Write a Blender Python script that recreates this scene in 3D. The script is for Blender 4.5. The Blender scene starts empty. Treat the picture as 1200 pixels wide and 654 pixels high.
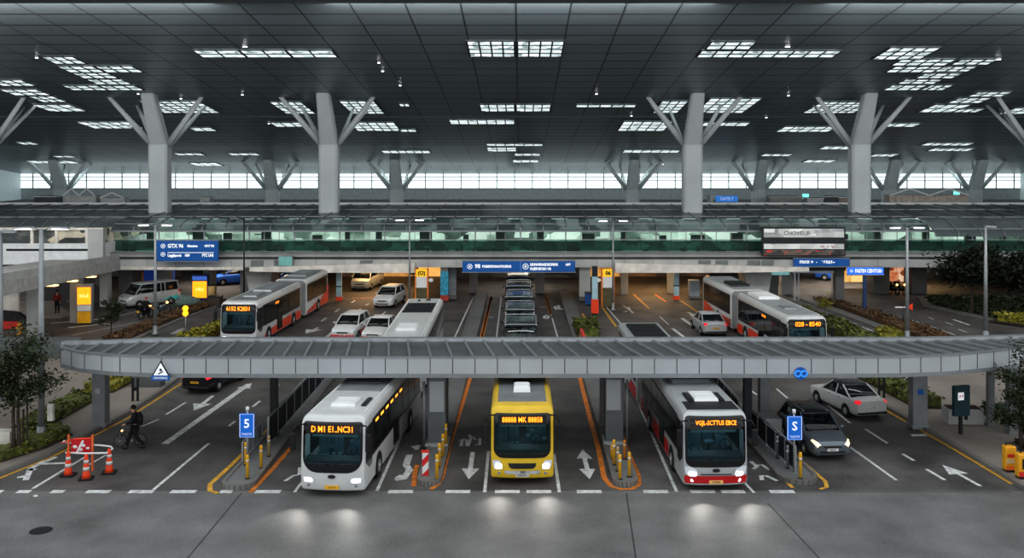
import bpy, bmesh, math, random
from mathutils import Vector, Matrix
random.seed(11)
PI = math.pi
F, CX, HY, H = 1150.0, 610.0, 178.0, 13.2     # focal length in px, principal point, eye height (m)
col = bpy.context.scene.collection

def G(x, y, z=0.0):                            # photo pixel -> point on the plane of height z
    Y = (H - z) * F / (y - HY)
    return Vector(((x - CX) * Y / F, Y, z))
def P(x, y, Y):                                # photo pixel at a known distance
    return Vector(((x - CX) * Y / F, Y, H - (y - HY) * Y / F))
RZ0, RK = 29.9, 0.1235                         # roof: z = RZ0 - RK*Y
def roof_z(Y): return RZ0 - RK * Y
def Croof(x, y):
    Y = (RZ0 - H) * F / (320.0 - y)
    return Vector(((x - CX) * Y / F, Y, roof_z(Y)))

# ------------------------------------------------------------------ materials
def lin(c):
    return tuple(((v / 255.0) / 12.92 if v / 255.0 <= 0.04045 else ((v / 255.0 + 0.055) / 1.055) ** 2.4) for v in c) + (1.0,)
MATS = {}
def M(name, c=(128, 128, 128), rough=0.5, metal=0.0, noise=0.12, scale=2.0, emit=0.0, ecol=None, spec=0.4):
    if name in MATS: return MATS[name]
    m = bpy.data.materials.new(name); m.use_nodes = True; MATS[name] = m
    nt = m.node_tree; b = nt.nodes['Principled BSDF']
    b.inputs['Roughness'].default_value = rough; b.inputs['Metallic'].default_value = metal
    b.inputs['Specular IOR Level'].default_value = spec
    base = lin(c)
    tc = nt.nodes.new('ShaderNodeTexCoord')
    n = nt.nodes.new('ShaderNodeTexNoise'); n.inputs['Scale'].default_value = scale; n.inputs['Detail'].default_value = 5
    nt.links.new(tc.outputs['Object'], n.inputs['Vector'])
    r = nt.nodes.new('ShaderNodeValToRGB')
    lo = tuple(v * (1 - noise * 1.6) for v in base[:3]) + (1,)
    hi = tuple(min(1, v * (1 + noise * 1.6)) for v in base[:3]) + (1,)
    r.color_ramp.elements[0].position = 0.3; r.color_ramp.elements[0].color = lo
    r.color_ramp.elements[1].position = 0.7; r.color_ramp.elements[1].color = hi
    nt.links.new(n.outputs['Fac'], r.inputs['Fac'])
    nt.links.new(r.outputs['Color'], b.inputs['Base Color'])
    if emit:
        b.inputs['Emission Strength'].default_value = emit
        if ecol: b.inputs['Emission Color'].default_value = lin(ecol)
        else: nt.links.new(r.outputs['Color'], b.inputs['Emission Color'])
    return m

def asphalt(name, c, stain=0.35):
    m = bpy.data.materials.new(name); m.use_nodes = True; MATS[name] = m
    nt = m.node_tree; b = nt.nodes['Principled BSDF']; L = nt.links.new
    tc = nt.nodes.new('ShaderNodeTexCoord')
    mp = nt.nodes.new('ShaderNodeMapping'); mp.inputs['Scale'].default_value = (0.22, 0.06, 1)
    L(tc.outputs['Object'], mp.inputs['Vector'])
    big = nt.nodes.new('ShaderNodeTexNoise'); big.inputs['Scale'].default_value = 1.0; big.inputs['Detail'].default_value = 7
    L(mp.outputs['Vector'], big.inputs['Vector'])
    fine = nt.nodes.new('ShaderNodeTexNoise'); fine.inputs['Scale'].default_value = 9.0; fine.inputs['Detail'].default_value = 8
    L(tc.outputs['Object'], fine.inputs['Vector'])
    mid = nt.nodes.new('ShaderNodeTexNoise'); mid.inputs['Scale'].default_value = 0.5; mid.inputs['Detail'].default_value = 6
    L(tc.outputs['Object'], mid.inputs['Vector'])
    a = nt.nodes.new('ShaderNodeMath'); a.operation = 'ADD'; L(big.outputs['Fac'], a.inputs[0]); L(mid.outputs['Fac'], a.inputs[1])
    s = nt.nodes.new('ShaderNodeMath'); s.operation = 'MULTIPLY_ADD'; s.inputs[1].default_value = 0.6; L(fine.outputs['Fac'], s.inputs[0]); L(a.outputs[0], s.inputs[2])
    r = nt.nodes.new('ShaderNodeValToRGB'); base = lin(c)
    r.color_ramp.elements[0].position = 0.85; r.color_ramp.elements[0].color = tuple(v * (1 - stain) for v in base[:3]) + (1,)
    r.color_ramp.elements[1].position = 1.5; r.color_ramp.elements[1].color = tuple(v * (1 + stain) for v in base[:3]) + (1,)
    sc = nt.nodes.new('ShaderNodeMath'); sc.operation = 'MULTIPLY'; sc.inputs[1].default_value = 1.0
    r.color_ramp.elements[0].position = 0.5; r.color_ramp.elements[1].position = 0.88
    sc.inputs[1].default_value = 0.5; L(s.outputs[0], sc.inputs[0]); L(sc.outputs[0], r.inputs['Fac'])
    L(r.outputs['Color'], b.inputs['Base Color'])
    b.inputs['Roughness'].default_value = 0.62; b.inputs['Specular IOR Level'].default_value = 0.35
    bp = nt.nodes.new('ShaderNodeBump'); bp.inputs['Strength'].default_value = 0.15; L(fine.outputs['Fac'], bp.inputs['Height']); L(bp.outputs['Normal'], b.inputs['Normal'])
    return m

def glass(name, tint, alpha=0.6, rough=0.05, base=None):
    m = bpy.data.materials.new(name); m.use_nodes = True; MATS[name] = m
    nt = m.node_tree; L = nt.links.new
    for n in list(nt.nodes):
        if n.type == 'BSDF_PRINCIPLED': nt.nodes.remove(n)
    out = [n for n in nt.nodes if n.type == 'OUTPUT_MATERIAL'][0]
    t = nt.nodes.new('ShaderNodeBsdfTransparent'); t.inputs['Color'].default_value = lin(tint)
    p = nt.nodes.new('ShaderNodeBsdfPrincipled'); p.inputs['Base Color'].default_value = lin(base) if base else tuple(v * 0.35 for v in lin(tint)[:3]) + (1,)
    p.inputs['Roughness'].default_value = rough
    mx = nt.nodes.new('ShaderNodeMixShader'); mx.inputs['Fac'].default_value = 1 - alpha
    L(t.outputs[0], mx.inputs[1]); L(p.outputs[0], mx.inputs[2]); L(mx.outputs[0], out.inputs['Surface'])
    return m

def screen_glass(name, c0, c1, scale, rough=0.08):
    """dark vehicle glass with broken soft reflections painted into its colour"""
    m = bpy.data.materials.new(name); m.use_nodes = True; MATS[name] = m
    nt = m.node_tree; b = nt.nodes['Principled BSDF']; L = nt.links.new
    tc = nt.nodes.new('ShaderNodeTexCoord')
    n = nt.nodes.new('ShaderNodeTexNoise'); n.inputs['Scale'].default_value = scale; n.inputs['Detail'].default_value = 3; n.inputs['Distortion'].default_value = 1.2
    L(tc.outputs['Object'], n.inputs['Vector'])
    r = nt.nodes.new('ShaderNodeValToRGB')  # lighter noise patches imitate reflections in the glass
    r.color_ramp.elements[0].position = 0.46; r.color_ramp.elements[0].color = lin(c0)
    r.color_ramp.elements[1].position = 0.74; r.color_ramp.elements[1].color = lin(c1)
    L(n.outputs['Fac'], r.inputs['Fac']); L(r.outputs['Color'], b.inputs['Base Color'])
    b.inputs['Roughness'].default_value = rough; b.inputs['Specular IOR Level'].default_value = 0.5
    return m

def lit_interior(name, cols, sx, sz, strength):
    """shop or hall wall seen lit from inside: blocks of differing brightness"""
    m = bpy.data.materials.new(name); m.use_nodes = True; MATS[name] = m
    nt = m.node_tree; b = nt.nodes['Principled BSDF']; L = nt.links.new
    tc = nt.nodes.new('ShaderNodeTexCoord')
    mp = nt.nodes.new('ShaderNodeMapping'); mp.inputs['Scale'].default_value = (sx, sx, sz); L(tc.outputs['Object'], mp.inputs['Vector'])
    v = nt.nodes.new('ShaderNodeTexVoronoi'); v.distance = 'CHEBYCHEV'; v.inputs['Scale'].default_value = 1.0
    L(mp.outputs['Vector'], v.inputs['Vector'])
    n = nt.nodes.new('ShaderNodeTexNoise'); n.inputs['Scale'].default_value = 1.3; n.inputs['Detail'].default_value = 8; L(mp.outputs['Vector'], n.inputs['Vector'])
    sep = nt.nodes.new('ShaderNodeSeparateColor'); L(v.outputs['Color'], sep.inputs['Color'])
    a = nt.nodes.new('ShaderNodeMath'); a.operation = 'MULTIPLY_ADD'; a.inputs[1].default_value = 0.55; L(sep.outputs[0], a.inputs[0])
    s = nt.nodes.new('ShaderNodeMath'); s.operation = 'MULTIPLY'; s.inputs[1].default_value = 0.5; L(n.outputs['Fac'], s.inputs[0]); L(s.outputs[0], a.inputs[2])
    r = nt.nodes.new('ShaderNodeValToRGB')
    while len(r.color_ramp.elements) < len(cols): r.color_ramp.elements.new(0.5)
    for i, c in enumerate(cols):
        r.color_ramp.elements[i].position = 0.2 + 0.55 * i / (len(cols) - 1); r.color_ramp.elements[i].color = lin(c)
    L(a.outputs[0], r.inputs['Fac']); L(r.outputs['Color'], b.inputs['Base Color']); L(r.outputs['Color'], b.inputs['Emission Color'])
    b.inputs['Emission Strength'].default_value = strength; b.inputs['Roughness'].default_value = 0.6
    return m

def grid_panels(name, c, px, py, ox, oy, wx, wy, rough=0.38, dark=0.25, joint=None):
    """large metal panels with dark joints on an object-space grid"""
    m = bpy.data.materials.new(name); m.use_nodes = True; MATS[name] = m
    nt = m.node_tree; b = nt.nodes['Principled BSDF']; L = nt.links.new
    tc = nt.nodes.new('ShaderNodeTexCoord'); sp = nt.nodes.new('ShaderNodeSeparateXYZ'); L(tc.outputs['Object'], sp.inputs[0])
    def joint_mask(out, per, off, wid):
        a = nt.nodes.new('ShaderNodeMath'); a.operation = 'ADD'; a.inputs[1].default_value = off + 1000 * per; L(out, a.inputs[0])
        d = nt.nodes.new('ShaderNodeMath'); d.operation = 'DIVIDE'; d.inputs[1].default_value = per; L(a.outputs[0], d.inputs[0])
        f = nt.nodes.new('ShaderNodeMath'); f.operation = 'FRACT'; L(d.outputs[0], f.inputs[0])
        l = nt.nodes.new('ShaderNodeMath'); l.operation = 'LESS_THAN'; l.inputs[1].default_value = wid / per; L(f.outputs[0], l.inputs[0])
        fl = nt.nodes.new('ShaderNodeMath'); fl.operation = 'FLOOR'; L(d.outputs[0], fl.inputs[0])
        return l, fl
    mx, fx = joint_mask(sp.outputs['X'], px, ox, wx); my, fy = joint_mask(sp.outputs['Y'], py, oy, wy)
    mm = nt.nodes.new('ShaderNodeMath'); mm.operation = 'MAXIMUM'; L(mx.outputs[0], mm.inputs[0]); L(my.outputs[0], mm.inputs[1])
    cb = nt.nodes.new('ShaderNodeCombineXYZ'); L(fx.outputs[0], cb.inputs[0]); L(fy.outputs[0], cb.inputs[1])
    wn = nt.nodes.new('ShaderNodeTexWhiteNoise'); wn.noise_dimensions = '3D'; L(cb.outputs[0], wn.inputs['Vector'])
    base = lin(c)
    r = nt.nodes.new('ShaderNodeValToRGB')
    r.color_ramp.elements[0].color = tuple(v * 0.93 for v in base[:3]) + (1,); r.color_ramp.elements[1].color = tuple(v * 1.07 for v in base[:3]) + (1,)
    L(wn.outputs['Value'], r.inputs['Fac'])
    mix = nt.nodes.new('ShaderNodeMix'); mix.data_type = 'RGBA'; L(mm.outputs[0], mix.inputs['Factor']); L(r.outputs['Color'], mix.inputs['A'])
    mix.inputs['B'].default_value = lin(joint) if joint else tuple(v * dark for v in base[:3]) + (1,)
    L(mix.outputs['Result'], b.inputs['Base Color'])
    b.inputs['Roughness'].default_value = rough; b.inputs['Metallic'].default_value = 0.25
    return m

def leaf_mat(name, c0, c1):
    m = bpy.data.materials.new(name); m.use_nodes = True; MATS[name] = m
    nt = m.node_tree; b = nt.nodes['Principled BSDF']; L = nt.links.new
    tc = nt.nodes.new('ShaderNodeTexCoord'); n = nt.nodes.new('ShaderNodeTexNoise'); n.inputs['Scale'].default_value = 3.5; n.inputs['Detail'].default_value = 4
    L(tc.outputs['Object'], n.inputs['Vector'])
    r = nt.nodes.new('ShaderNodeValToRGB'); r.color_ramp.elements[0].position = 0.35; r.color_ramp.elements[1].position = 0.68
    r.color_ramp.elements[0].color = lin(c0); r.color_ramp.elements[1].color = lin(c1)
    L(n.outputs['Fac'], r.inputs['Fac']); L(r.outputs['Color'], b.inputs['Base Color']); b.inputs['Roughness'].default_value = 0.6
    return m

def striped(name, c0, c1, per, width, ang=(0, PI / 4, 0)):
    m = bpy.data.materials.new(name); m.use_nodes = True; MATS[name] = m
    nt = m.node_tree; b = nt.nodes['Principled BSDF']; L = nt.links.new
    tc = nt.nodes.new('ShaderNodeTexCoord'); mp = nt.nodes.new('ShaderNodeMapping'); mp.inputs['Rotation'].default_value = ang
    L(tc.outputs['Object'], mp.inputs['Vector']); sp = nt.nodes.new('ShaderNodeSeparateXYZ'); L(mp.outputs['Vector'], sp.inputs[0])
    a = nt.nodes.new('ShaderNodeMath'); a.operation = 'MULTIPLY_ADD'; a.inputs[1].default_value = 1 / per; a.inputs[2].default_value = 500; L(sp.outputs['Z'], a.inputs[0])
    f = nt.nodes.new('ShaderNodeMath'); f.operation = 'FRACT'; L(a.outputs[0], f.inputs[0])
    g = nt.nodes.new('ShaderNodeMath'); g.operation = 'GREATER_THAN'; g.inputs[1].default_value = width; L(f.outputs[0], g.inputs[0])
    mix = nt.nodes.new('ShaderNodeMix'); mix.data_type = 'RGBA'; L(g.outputs[0], mix.inputs['Factor'])
    mix.inputs['A'].default_value = lin(c0); mix.inputs['B'].default_value = lin(c1); L(mix.outputs['Result'], b.inputs['Base Color']); b.inputs['Roughness'].default_value = 0.5
    return m

# ------------------------------------------------------------------ mesh builder
class MB:
    def __init__(s): s.v = []; s.f = []; s.mi = []; s.sm = []; s.cur = 0
    def add(s, vs, fs, smooth=False):
        o = len(s.v); s.v += [tuple(v) for v in vs]
        for f in fs: s.f.append([i + o for i in f]); s.mi.append(s.cur); s.sm.append(smooth)
        return s
    def box(s, x0, x1, y0, y1, z0, z1):
        return s.add([(x0, y0, z0), (x1, y0, z0), (x1, y1, z0), (x0, y1, z0), (x0, y0, z1), (x1, y0, z1), (x1, y1, z1), (x0, y1, z1)],
                     [(3, 2, 1, 0), (4, 5, 6, 7), (0, 1, 5, 4), (1, 2, 6, 5), (2, 3, 7, 6), (3, 0, 4, 7)])
    def cbox(s, c, d, rz=0.0):
        R = Matrix.Rotation(rz, 3, 'Z'); c = Vector(c); vs = []
        for z in (-1, 1):
            for x, y in ((-1, -1), (1, -1), (1, 1), (-1, 1)): vs.append(c + R @ Vector((x * d[0] / 2, y * d[1] / 2, z * d[2] / 2)))
        return s.add(vs, [(3, 2, 1, 0), (4, 5, 6, 7), (0, 1, 5, 4), (1, 2, 6, 5), (2, 3, 7, 6), (3, 0, 4, 7)])
    def bar(s, p, q, w, h=None, up=(0, 0, 1)):
        p, q = Vector(p), Vector(q); h = h or w; d = (q - p).normalized(); u = Vector(up)
        if abs(d.dot(u)) > 0.98: u = Vector((0, 1, 0))
        r = d.cross(u).normalized(); u = r.cross(d).normalized(); vs = []
        for b in (p, q):
            for a, c in ((-1, -1), (1, -1), (1, 1), (-1, 1)): vs.append(b + r * a * w / 2 + u * c * h / 2)
        return s.add(vs, [(3, 2, 1, 0), (4, 5, 6, 7), (0, 1, 5, 4), (1, 2, 6, 5), (2, 3, 7, 6), (3, 0, 4, 7)])
    def tube(s, pts, r, n=8, caps=True, closed=False):
        pts = [Vector(p) for p in pts]; k = len(pts); rs = r if isinstance(r, (list, tuple)) else [r] * k; rings = []
        pu = None
        for i, p in enumerate(pts):
            if closed: d = pts[(i + 1) % k] - pts[i - 1]
            else: d = pts[min(i + 1, k - 1)] - pts[max(i - 1, 0)]
            d.normalize()
            u = pu if pu is not None else (Vector((0, 0, 1)) if abs(d.z) < 0.9 else Vector((1, 0, 0)))
            a = d.cross(u)
            if a.length < 1e-5: a = d.cross(Vector((0, 1, 0)))
            a.normalize(); b = a.cross(d).normalized(); pu = b
            rings.append([p + a * math.cos(t * 2 * PI / n) * rs[i] + b * math.sin(t * 2 * PI / n) * rs[i] for t in range(n)])
        if closed: rings.append(rings[0])
        return s.loft(rings, caps and not closed, caps and not closed, True)
    def loft(s, rings, c0=True, c1=True, smooth=True):
        n = len(rings[0]); vs = [p for r in rings for p in r]; fs = []
        for i in range(len(rings) - 1):
            for j in range(n):
                a = i * n + j; b = i * n + (j + 1) % n
                fs.append((a, b, b + n, a + n))
        o = len(s.v); s.add(vs, fs, smooth)
        if c0: s.f.append([o + j for j in range(n)][::-1]); s.mi.append(s.cur); s.sm.append(False)
        if c1: s.f.append([o + (len(rings) - 1) * n + j for j in range(n)]); s.mi.append(s.cur); s.sm.append(False)
        return s
    def cyl(s, p, q, r, r2=None, n=16): return s.tube([p, q], [r, r if r2 is None else r2], n)
    def prism(s, poly, z0, z1):
        n = len(poly)
        vs = [(x, y, z0) for x, y in poly] + [(x, y, z1) for x, y in poly]
        return s.add(vs, [tuple(range(n))[::-1], tuple(range(n, 2 * n))] + [(i, (i + 1) % n, n + (i + 1) % n, n + i) for i in range(n)])
    def poly(s, pts): return s.add(pts, [tuple(range(len(pts)))])
    def grid(s, rows, smooth=True):
        n = len(rows[0]); return s.add([p for r in rows for p in r], [(i * n + j, i * n + j + 1, (i + 1) * n + j + 1, (i + 1) * n + j) for i in range(len(rows) - 1) for j in range(n - 1)], smooth)
    def sphere(s, c, r, n=12, m=8, sq=(1, 1, 1)):
        c = Vector(c); rings = []
        for i in range(1, m):
            t = PI * i / m - PI / 2
            rings.append([c + Vector((math.cos(t) * math.cos(a * 2 * PI / n) * r * sq[0], math.cos(t) * math.sin(a * 2 * PI / n) * r * sq[1], math.sin(t) * r * sq[2])) for a in range(n)])
        return s.loft(rings, True, True, True)
    def lathe(s, prof, c=(0, 0, 0), n=20):
        c = Vector(c); return s.loft([[c + Vector((r * math.cos(a * 2 * PI / n), r * math.sin(a * 2 * PI / n), z)) for a in range(n)] for r, z in prof])
    def build(s, name, mats, parent=None, bevel=0.0, loc=None, fix=True):
        me = bpy.data.meshes.new(name); me.from_pydata(s.v, [], s.f)
        if not isinstance(mats, (list, tuple)): mats = [mats]
        for m in mats: me.materials.append(m)
        me.polygons.foreach_set('material_index', s.mi); me.polygons.foreach_set('use_smooth', s.sm)
        me.update()
        if fix and len(s.f) < 3000:
            bm = bmesh.new(); bm.from_mesh(me); bmesh.ops.recalc_face_normals(bm, faces=bm.faces); bm.to_mesh(me); bm.free()
        o = bpy.data.objects.new(name, me); col.objects.link(o)
        if parent: o.parent = parent
        if loc is not None: o.location = loc
        if bevel:
            b = o.modifiers.new('bevel', 'BEVEL'); b.width = bevel; b.segments = 2; b.limit_method = 'ANGLE'
        return o

def tag(o, label=None, cat=None, group=None, kind=None):
    if label: o['label'] = label
    if cat: o['category'] = cat
    if group: o['group'] = group
    if kind: o['kind'] = kind
    return o
def thing(name, label, cat, loc=(0, 0, 0), rz=0.0, group=None):
    o = bpy.data.objects.new(name, None); col.objects.link(o); o.empty_display_size = 0.2
    o.location = loc; o.rotation_euler = (0, 0, rz)
    return tag(o, label, cat, group)
def struct(mb, name, mats, label, cat='setting', loc=None):
    return tag(mb.build(name, mats, loc=loc), label, cat, kind='structure')
KIDS = {}
def children(o): return [c for c in list(o.children)]
def copy_tree(o, parent=None):
    c = o.copy(); col.objects.link(c)
    if parent: c.parent = parent
    for ch in children(o): copy_tree(ch, c)
    return c
def dup(o, loc, rz, label, group=None):
    c = copy_tree(o); c.location = loc; c.rotation_euler = (0, 0, rz); c['label'] = label
    if group: c['group'] = group
    return c
def text(s, name, size, mat, parent, loc, rot=(PI / 2, 0, 0), sx=1.0, ext=0.004, align='CENTER', bold=0.0):
    cu = bpy.data.curves.new(name, 'FONT'); cu.body = s; cu.size = size; cu.align_x = align; cu.align_y = 'CENTER'; cu.extrude = ext; cu.offset = bold
    cu.resolution_u = 2
    t = bpy.data.objects.new('tmp', cu); col.objects.link(t)
    bpy.context.view_layer.update()
    me = bpy.data.meshes.new_from_object(t.evaluated_get(bpy.context.evaluated_depsgraph_get()))
    bpy.data.objects.remove(t); bpy.data.curves.remove(cu)
    me.name = name; me.materials.clear(); me.materials.append(mat)
    for p in me.polygons: p.material_index = 0
    for v in me.vertices: v.co.x *= sx
    o = bpy.data.objects.new(name, me); col.objects.link(o); o.parent = parent; o.location = loc; o.rotation_euler = rot
    return o

def fit(o, w, h):
    xs = [v.co.x for v in o.data.vertices]; ys = [v.co.y for v in o.data.vertices]; a, b, c, d = min(xs), max(xs), min(ys), max(ys)
    for v in o.data.vertices: v.co.x = (v.co.x - (a + b) / 2) * w / (b - a); v.co.y = (v.co.y - (c + d) / 2) * h / (d - c)
# ------------------------------------------------------------------ palette
A_ROAD = asphalt('asphalt', (95, 93, 91), 0.6)
A_APRON = asphalt('apron asphalt', (116, 116, 115), 0.4)
A_PAVE = asphalt('paving', (146, 138, 130), 0.25)
A_KERB = asphalt('kerb concrete', (120, 119, 116), 0.25)
A_ISL = asphalt('island concrete', (122, 123, 123), 0.25)
PAINT_W = M('white road paint', (205, 207, 205), 0.6, noise=0.22, scale=4)
PAINT_O = M('orange road paint', (206, 122, 48), 0.6, noise=0.22, scale=3)
PAINT_Y = M('yellow road paint', (206, 158, 60), 0.6, noise=0.2, scale=3)
CONC = M('pale concrete', (176, 178, 176), 0.7, noise=0.1, scale=0.6)
CONC_D = M('dark concrete', (98, 99, 98), 0.75, noise=0.15, scale=0.6)
CONC_W = M('light panel concrete', (224, 220, 212), 0.7, noise=0.14, scale=1.2)
STEEL = M('grey painted steel', (142, 147, 150), 0.4, 0.4, noise=0.06)
STEEL_D = M('dark steel', (52, 55, 58), 0.4, 0.5, noise=0.08)
ALU = M('brushed aluminium', (176, 180, 183), 0.35, 0.6, noise=0.06)
ROOFSHEET = M('weathered roof sheet', (102, 105, 105), 0.5, 0.2, noise=0.14, scale=0.5)
FASCIA = M('grey fascia panel', (176, 182, 185), 0.45, 0.15, noise=0.05, scale=0.4)
WHITE = M('white paint', (226, 228, 228), 0.3, noise=0.04)
WHITE_P = M('white vehicle paint', (208, 210, 209), 0.25, noise=0.03, spec=0.6)
SILVER_P = M('silver vehicle paint', (190, 194, 196), 0.28, 0.3, noise=0.03, spec=0.6)
GREY_P = M('blue grey vehicle paint', (112, 122, 130), 0.25, 0.5, noise=0.03, spec=0.6)
BLACK_P = M('black vehicle paint', (22, 23, 26), 0.2, noise=0.05, spec=0.6)
YELLOW_P = M('yellow vehicle paint', (226, 190, 52), 0.3, noise=0.05, spec=0.5)
RED_P = M('red vehicle paint', (196, 32, 36), 0.3, noise=0.05, spec=0.5)
ORANGE_P = M('orange red vehicle paint', (228, 74, 44), 0.3, noise=0.05, spec=0.5)
BLACK = M('black plastic', (20, 20, 22), 0.45, noise=0.1)
RUBBER = M('rubber', (26, 26, 27), 0.8, noise=0.15)
CHROME = M('chrome', (196, 200, 204), 0.15, 0.9, noise=0.02)
ROOF_G = M('bus roof grey', (120, 124, 126), 0.5, noise=0.1, scale=1.5)
ROOF_B = M('bus roof black', (22, 25, 27), 0.5, noise=0.15)
W_SCREEN = glass('windscreen glass', (190, 214, 218), .84, .03, (34, 50, 54))
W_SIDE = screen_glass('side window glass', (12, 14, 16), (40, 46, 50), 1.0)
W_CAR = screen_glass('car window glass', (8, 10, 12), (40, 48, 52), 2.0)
LED = M('orange led', (255, 140, 30), 0.5, noise=0.0, emit=2.4, ecol=(255, 136, 30))
AMBER_GLINT = M('amber window reflection', (255, 170, 60), 0.5, noise=0.0, emit=2.0, ecol=(255, 160, 50))  # glow for interior lights reflected in the bus windows
LAMP = M('lit lamp lens', (255, 255, 255), 0.3, noise=0.0, emit=6.0, ecol=(255, 252, 244))
LAMP_W = M('warm lamp lens', (255, 200, 130), 0.3, noise=0.0, emit=5.0, ecol=(255, 190, 110))
TAIL = M('red tail lamp', (220, 30, 40), 0.3, noise=0.0, emit=.6, ecol=(255, 40, 60))
TAIL_D = M('unlit red tail lamp', (170, 34, 36), 0.25, noise=0.05)
PLATE_Y = M('yellow number plate', (232, 176, 40), 0.5, noise=0.03)
PLATE_W = M('white number plate', (222, 222, 216), 0.5, noise=0.03)
SIGN_B = M('sign blue', (18, 88, 160), 0.45, noise=0.05, emit=0.12, ecol=(18, 88, 160))
SIGN_W = M('sign white', (235, 238, 240), 0.5, noise=0.0, emit=0.35, ecol=(235, 240, 245))
BOL_Y = M('bollard yellow', (226, 172, 40), 0.45, noise=0.1)
CONE_O = M('traffic cone orange', (232, 74, 34), 0.5, noise=0.05)
ORANGE = M('orange panel', (240, 150, 40), 0.5, noise=0.1)
SKIN = M('skin', (196, 150, 122), 0.5, noise=0.05)
CLOTH_B = M('black cloth', (20, 21, 25), 0.9, noise=0.15)
TEAL = M('teal panel', (120, 176, 172), 0.5, noise=0.1, emit=0.15, ecol=(120, 176, 172))
BARK = M('bark', (70, 60, 52), 0.9, noise=0.25, scale=6)
LEAF_D = leaf_mat('dark leaves', (22, 32, 20), (62, 78, 40))
LEAF_G = leaf_mat('hedge leaves', (40, 52, 22), (116, 122, 44))
LEAF_Y = leaf_mat('yellow green leaves', (78, 84, 26), (176, 166, 50))
LEAF_R = leaf_mat('reddish leaves', (66, 44, 28), (116, 88, 52))
SOIL = M('soil', (58, 50, 42), 0.95, noise=0.3, scale=4)
# ------------------------------------------------------------------ buses (front towards -Y, ground at z=0)
def rrect(w, z0, z1, rt, rb, n=5, e=7):
    pts = []
    cs = ((w - rb, z0 + rb, rb, -90), (w - rt, z1 - rt, rt, 0), (-w + rt, z1 - rt, rt, 90), (-w + rb, z0 + rb, rb, 180))
    for i, (cx, cz, r, a0) in enumerate(cs):
        for k in range(n + 1):
            a = math.radians(a0 + 90 * k / n); pts.append((cx + r * math.cos(a), cz + r * math.sin(a)))
        nx = cs[(i + 1) % 4]; a = math.radians(nx[3]); q = (nx[0] + nx[2] * math.cos(a), nx[1] + nx[2] * math.sin(a)); p = pts[-1]
        pts += [(p[0] + (q[0] - p[0]) * k / (e + 1), p[1] + (q[1] - p[1]) * k / (e + 1)) for k in range(1, e + 1)]
    return pts
BW, BH = 1.25, 3.08
def front_y(x, z, h=BH):
    y = 0.16 * (abs(x) / BW) ** 2.5
    if z > 1.1: y += 0.07 * (z - 1.1)
    if z > h - 0.45: y += 0.9 * (z - h + 0.45) ** 2
    if z < 0.7: y += 0.15 * (0.7 - z)
    return y
def patch(rows, n=10, off=0.02, mb=None):
    mb = mb or MB(); R = []
    for z, a, b in rows: R.append([(a + (b - a) * i / n, front_y(a + (b - a) * i / n, z) - off, z) for i in range(n + 1)])
    return mb.grid(R)
def sym(rows): return [(z, -w, w) for z, w in rows]
def body_shell(y0, y1, front, h=BH, hole=None):
    o = rrect(BW, 0.24, h, 0.26, 0.1); cx, cz = 0, 1.65; mb = MB()
    if front:
        rings = []
        hw, h0, h1 = hole; q = rrect(hw, h0, h1, .08, .16)
        for s in (0, .35, .7, .92):
            r = [(a[0] + (b[0] - a[0]) * s, a[1] + (b[1] - a[1]) * s) for a, b in zip(q, o)]; rings.append([(x, front_y(x, z, h), z) for x, z in r])
        rings.append([(x * 0.985, front_y(x, z, h) + 0.02, cz + (z - cz) * .985) for x, z in o])
        rings.append([(x, front_y(x, z, h) + 0.12, z) for x, z in o])
        rings += [[(x, y0 + 0.75, z) for x, z in o]]
    else:
        rings = [[(x * .97, y0, z) for x, z in o], [(x, y0 + 0.06, z) for x, z in o]]
    rings += [[(x, y1 - 0.1, z) for x, z in o], [(x * .97, y1, cz + (z - cz) * .97) for x, z in o]]
    return mb.loft(rings, not front, True, True)
def wheel_at(root, x, y, r=0.48, w=0.3, side=1):
    t = MB(); t.tube([(x - side * w, y, r), (x - side * .03, y, r), (x, y, r)], [r, r, r * .92], 22)
    o = t.build('wheel', RUBBER, root)
    hb = MB(); hb.cyl((x - side * .02, y, r), (x + side * .015, y, r), r * .58, r * .5, 16); hb.cyl((x, y, r), (x + side * .05, y, r), r * .2, r * .16, 10)
    hb.build('hub', ALU, o)
def arch_at(root, x, y, r, side):
    a = MB(); n = 14; R = r * 1.2
    pts = [(x, y + R * math.cos(PI * k / n), max(.32, r + R * math.sin(PI * k / n))) for k in range(n + 1)] + [(x, y - R, .3), (x, y + R, .3)]
    a.poly(pts); a.build('wheel_arch', BLACK, root, fix=False)

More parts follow.
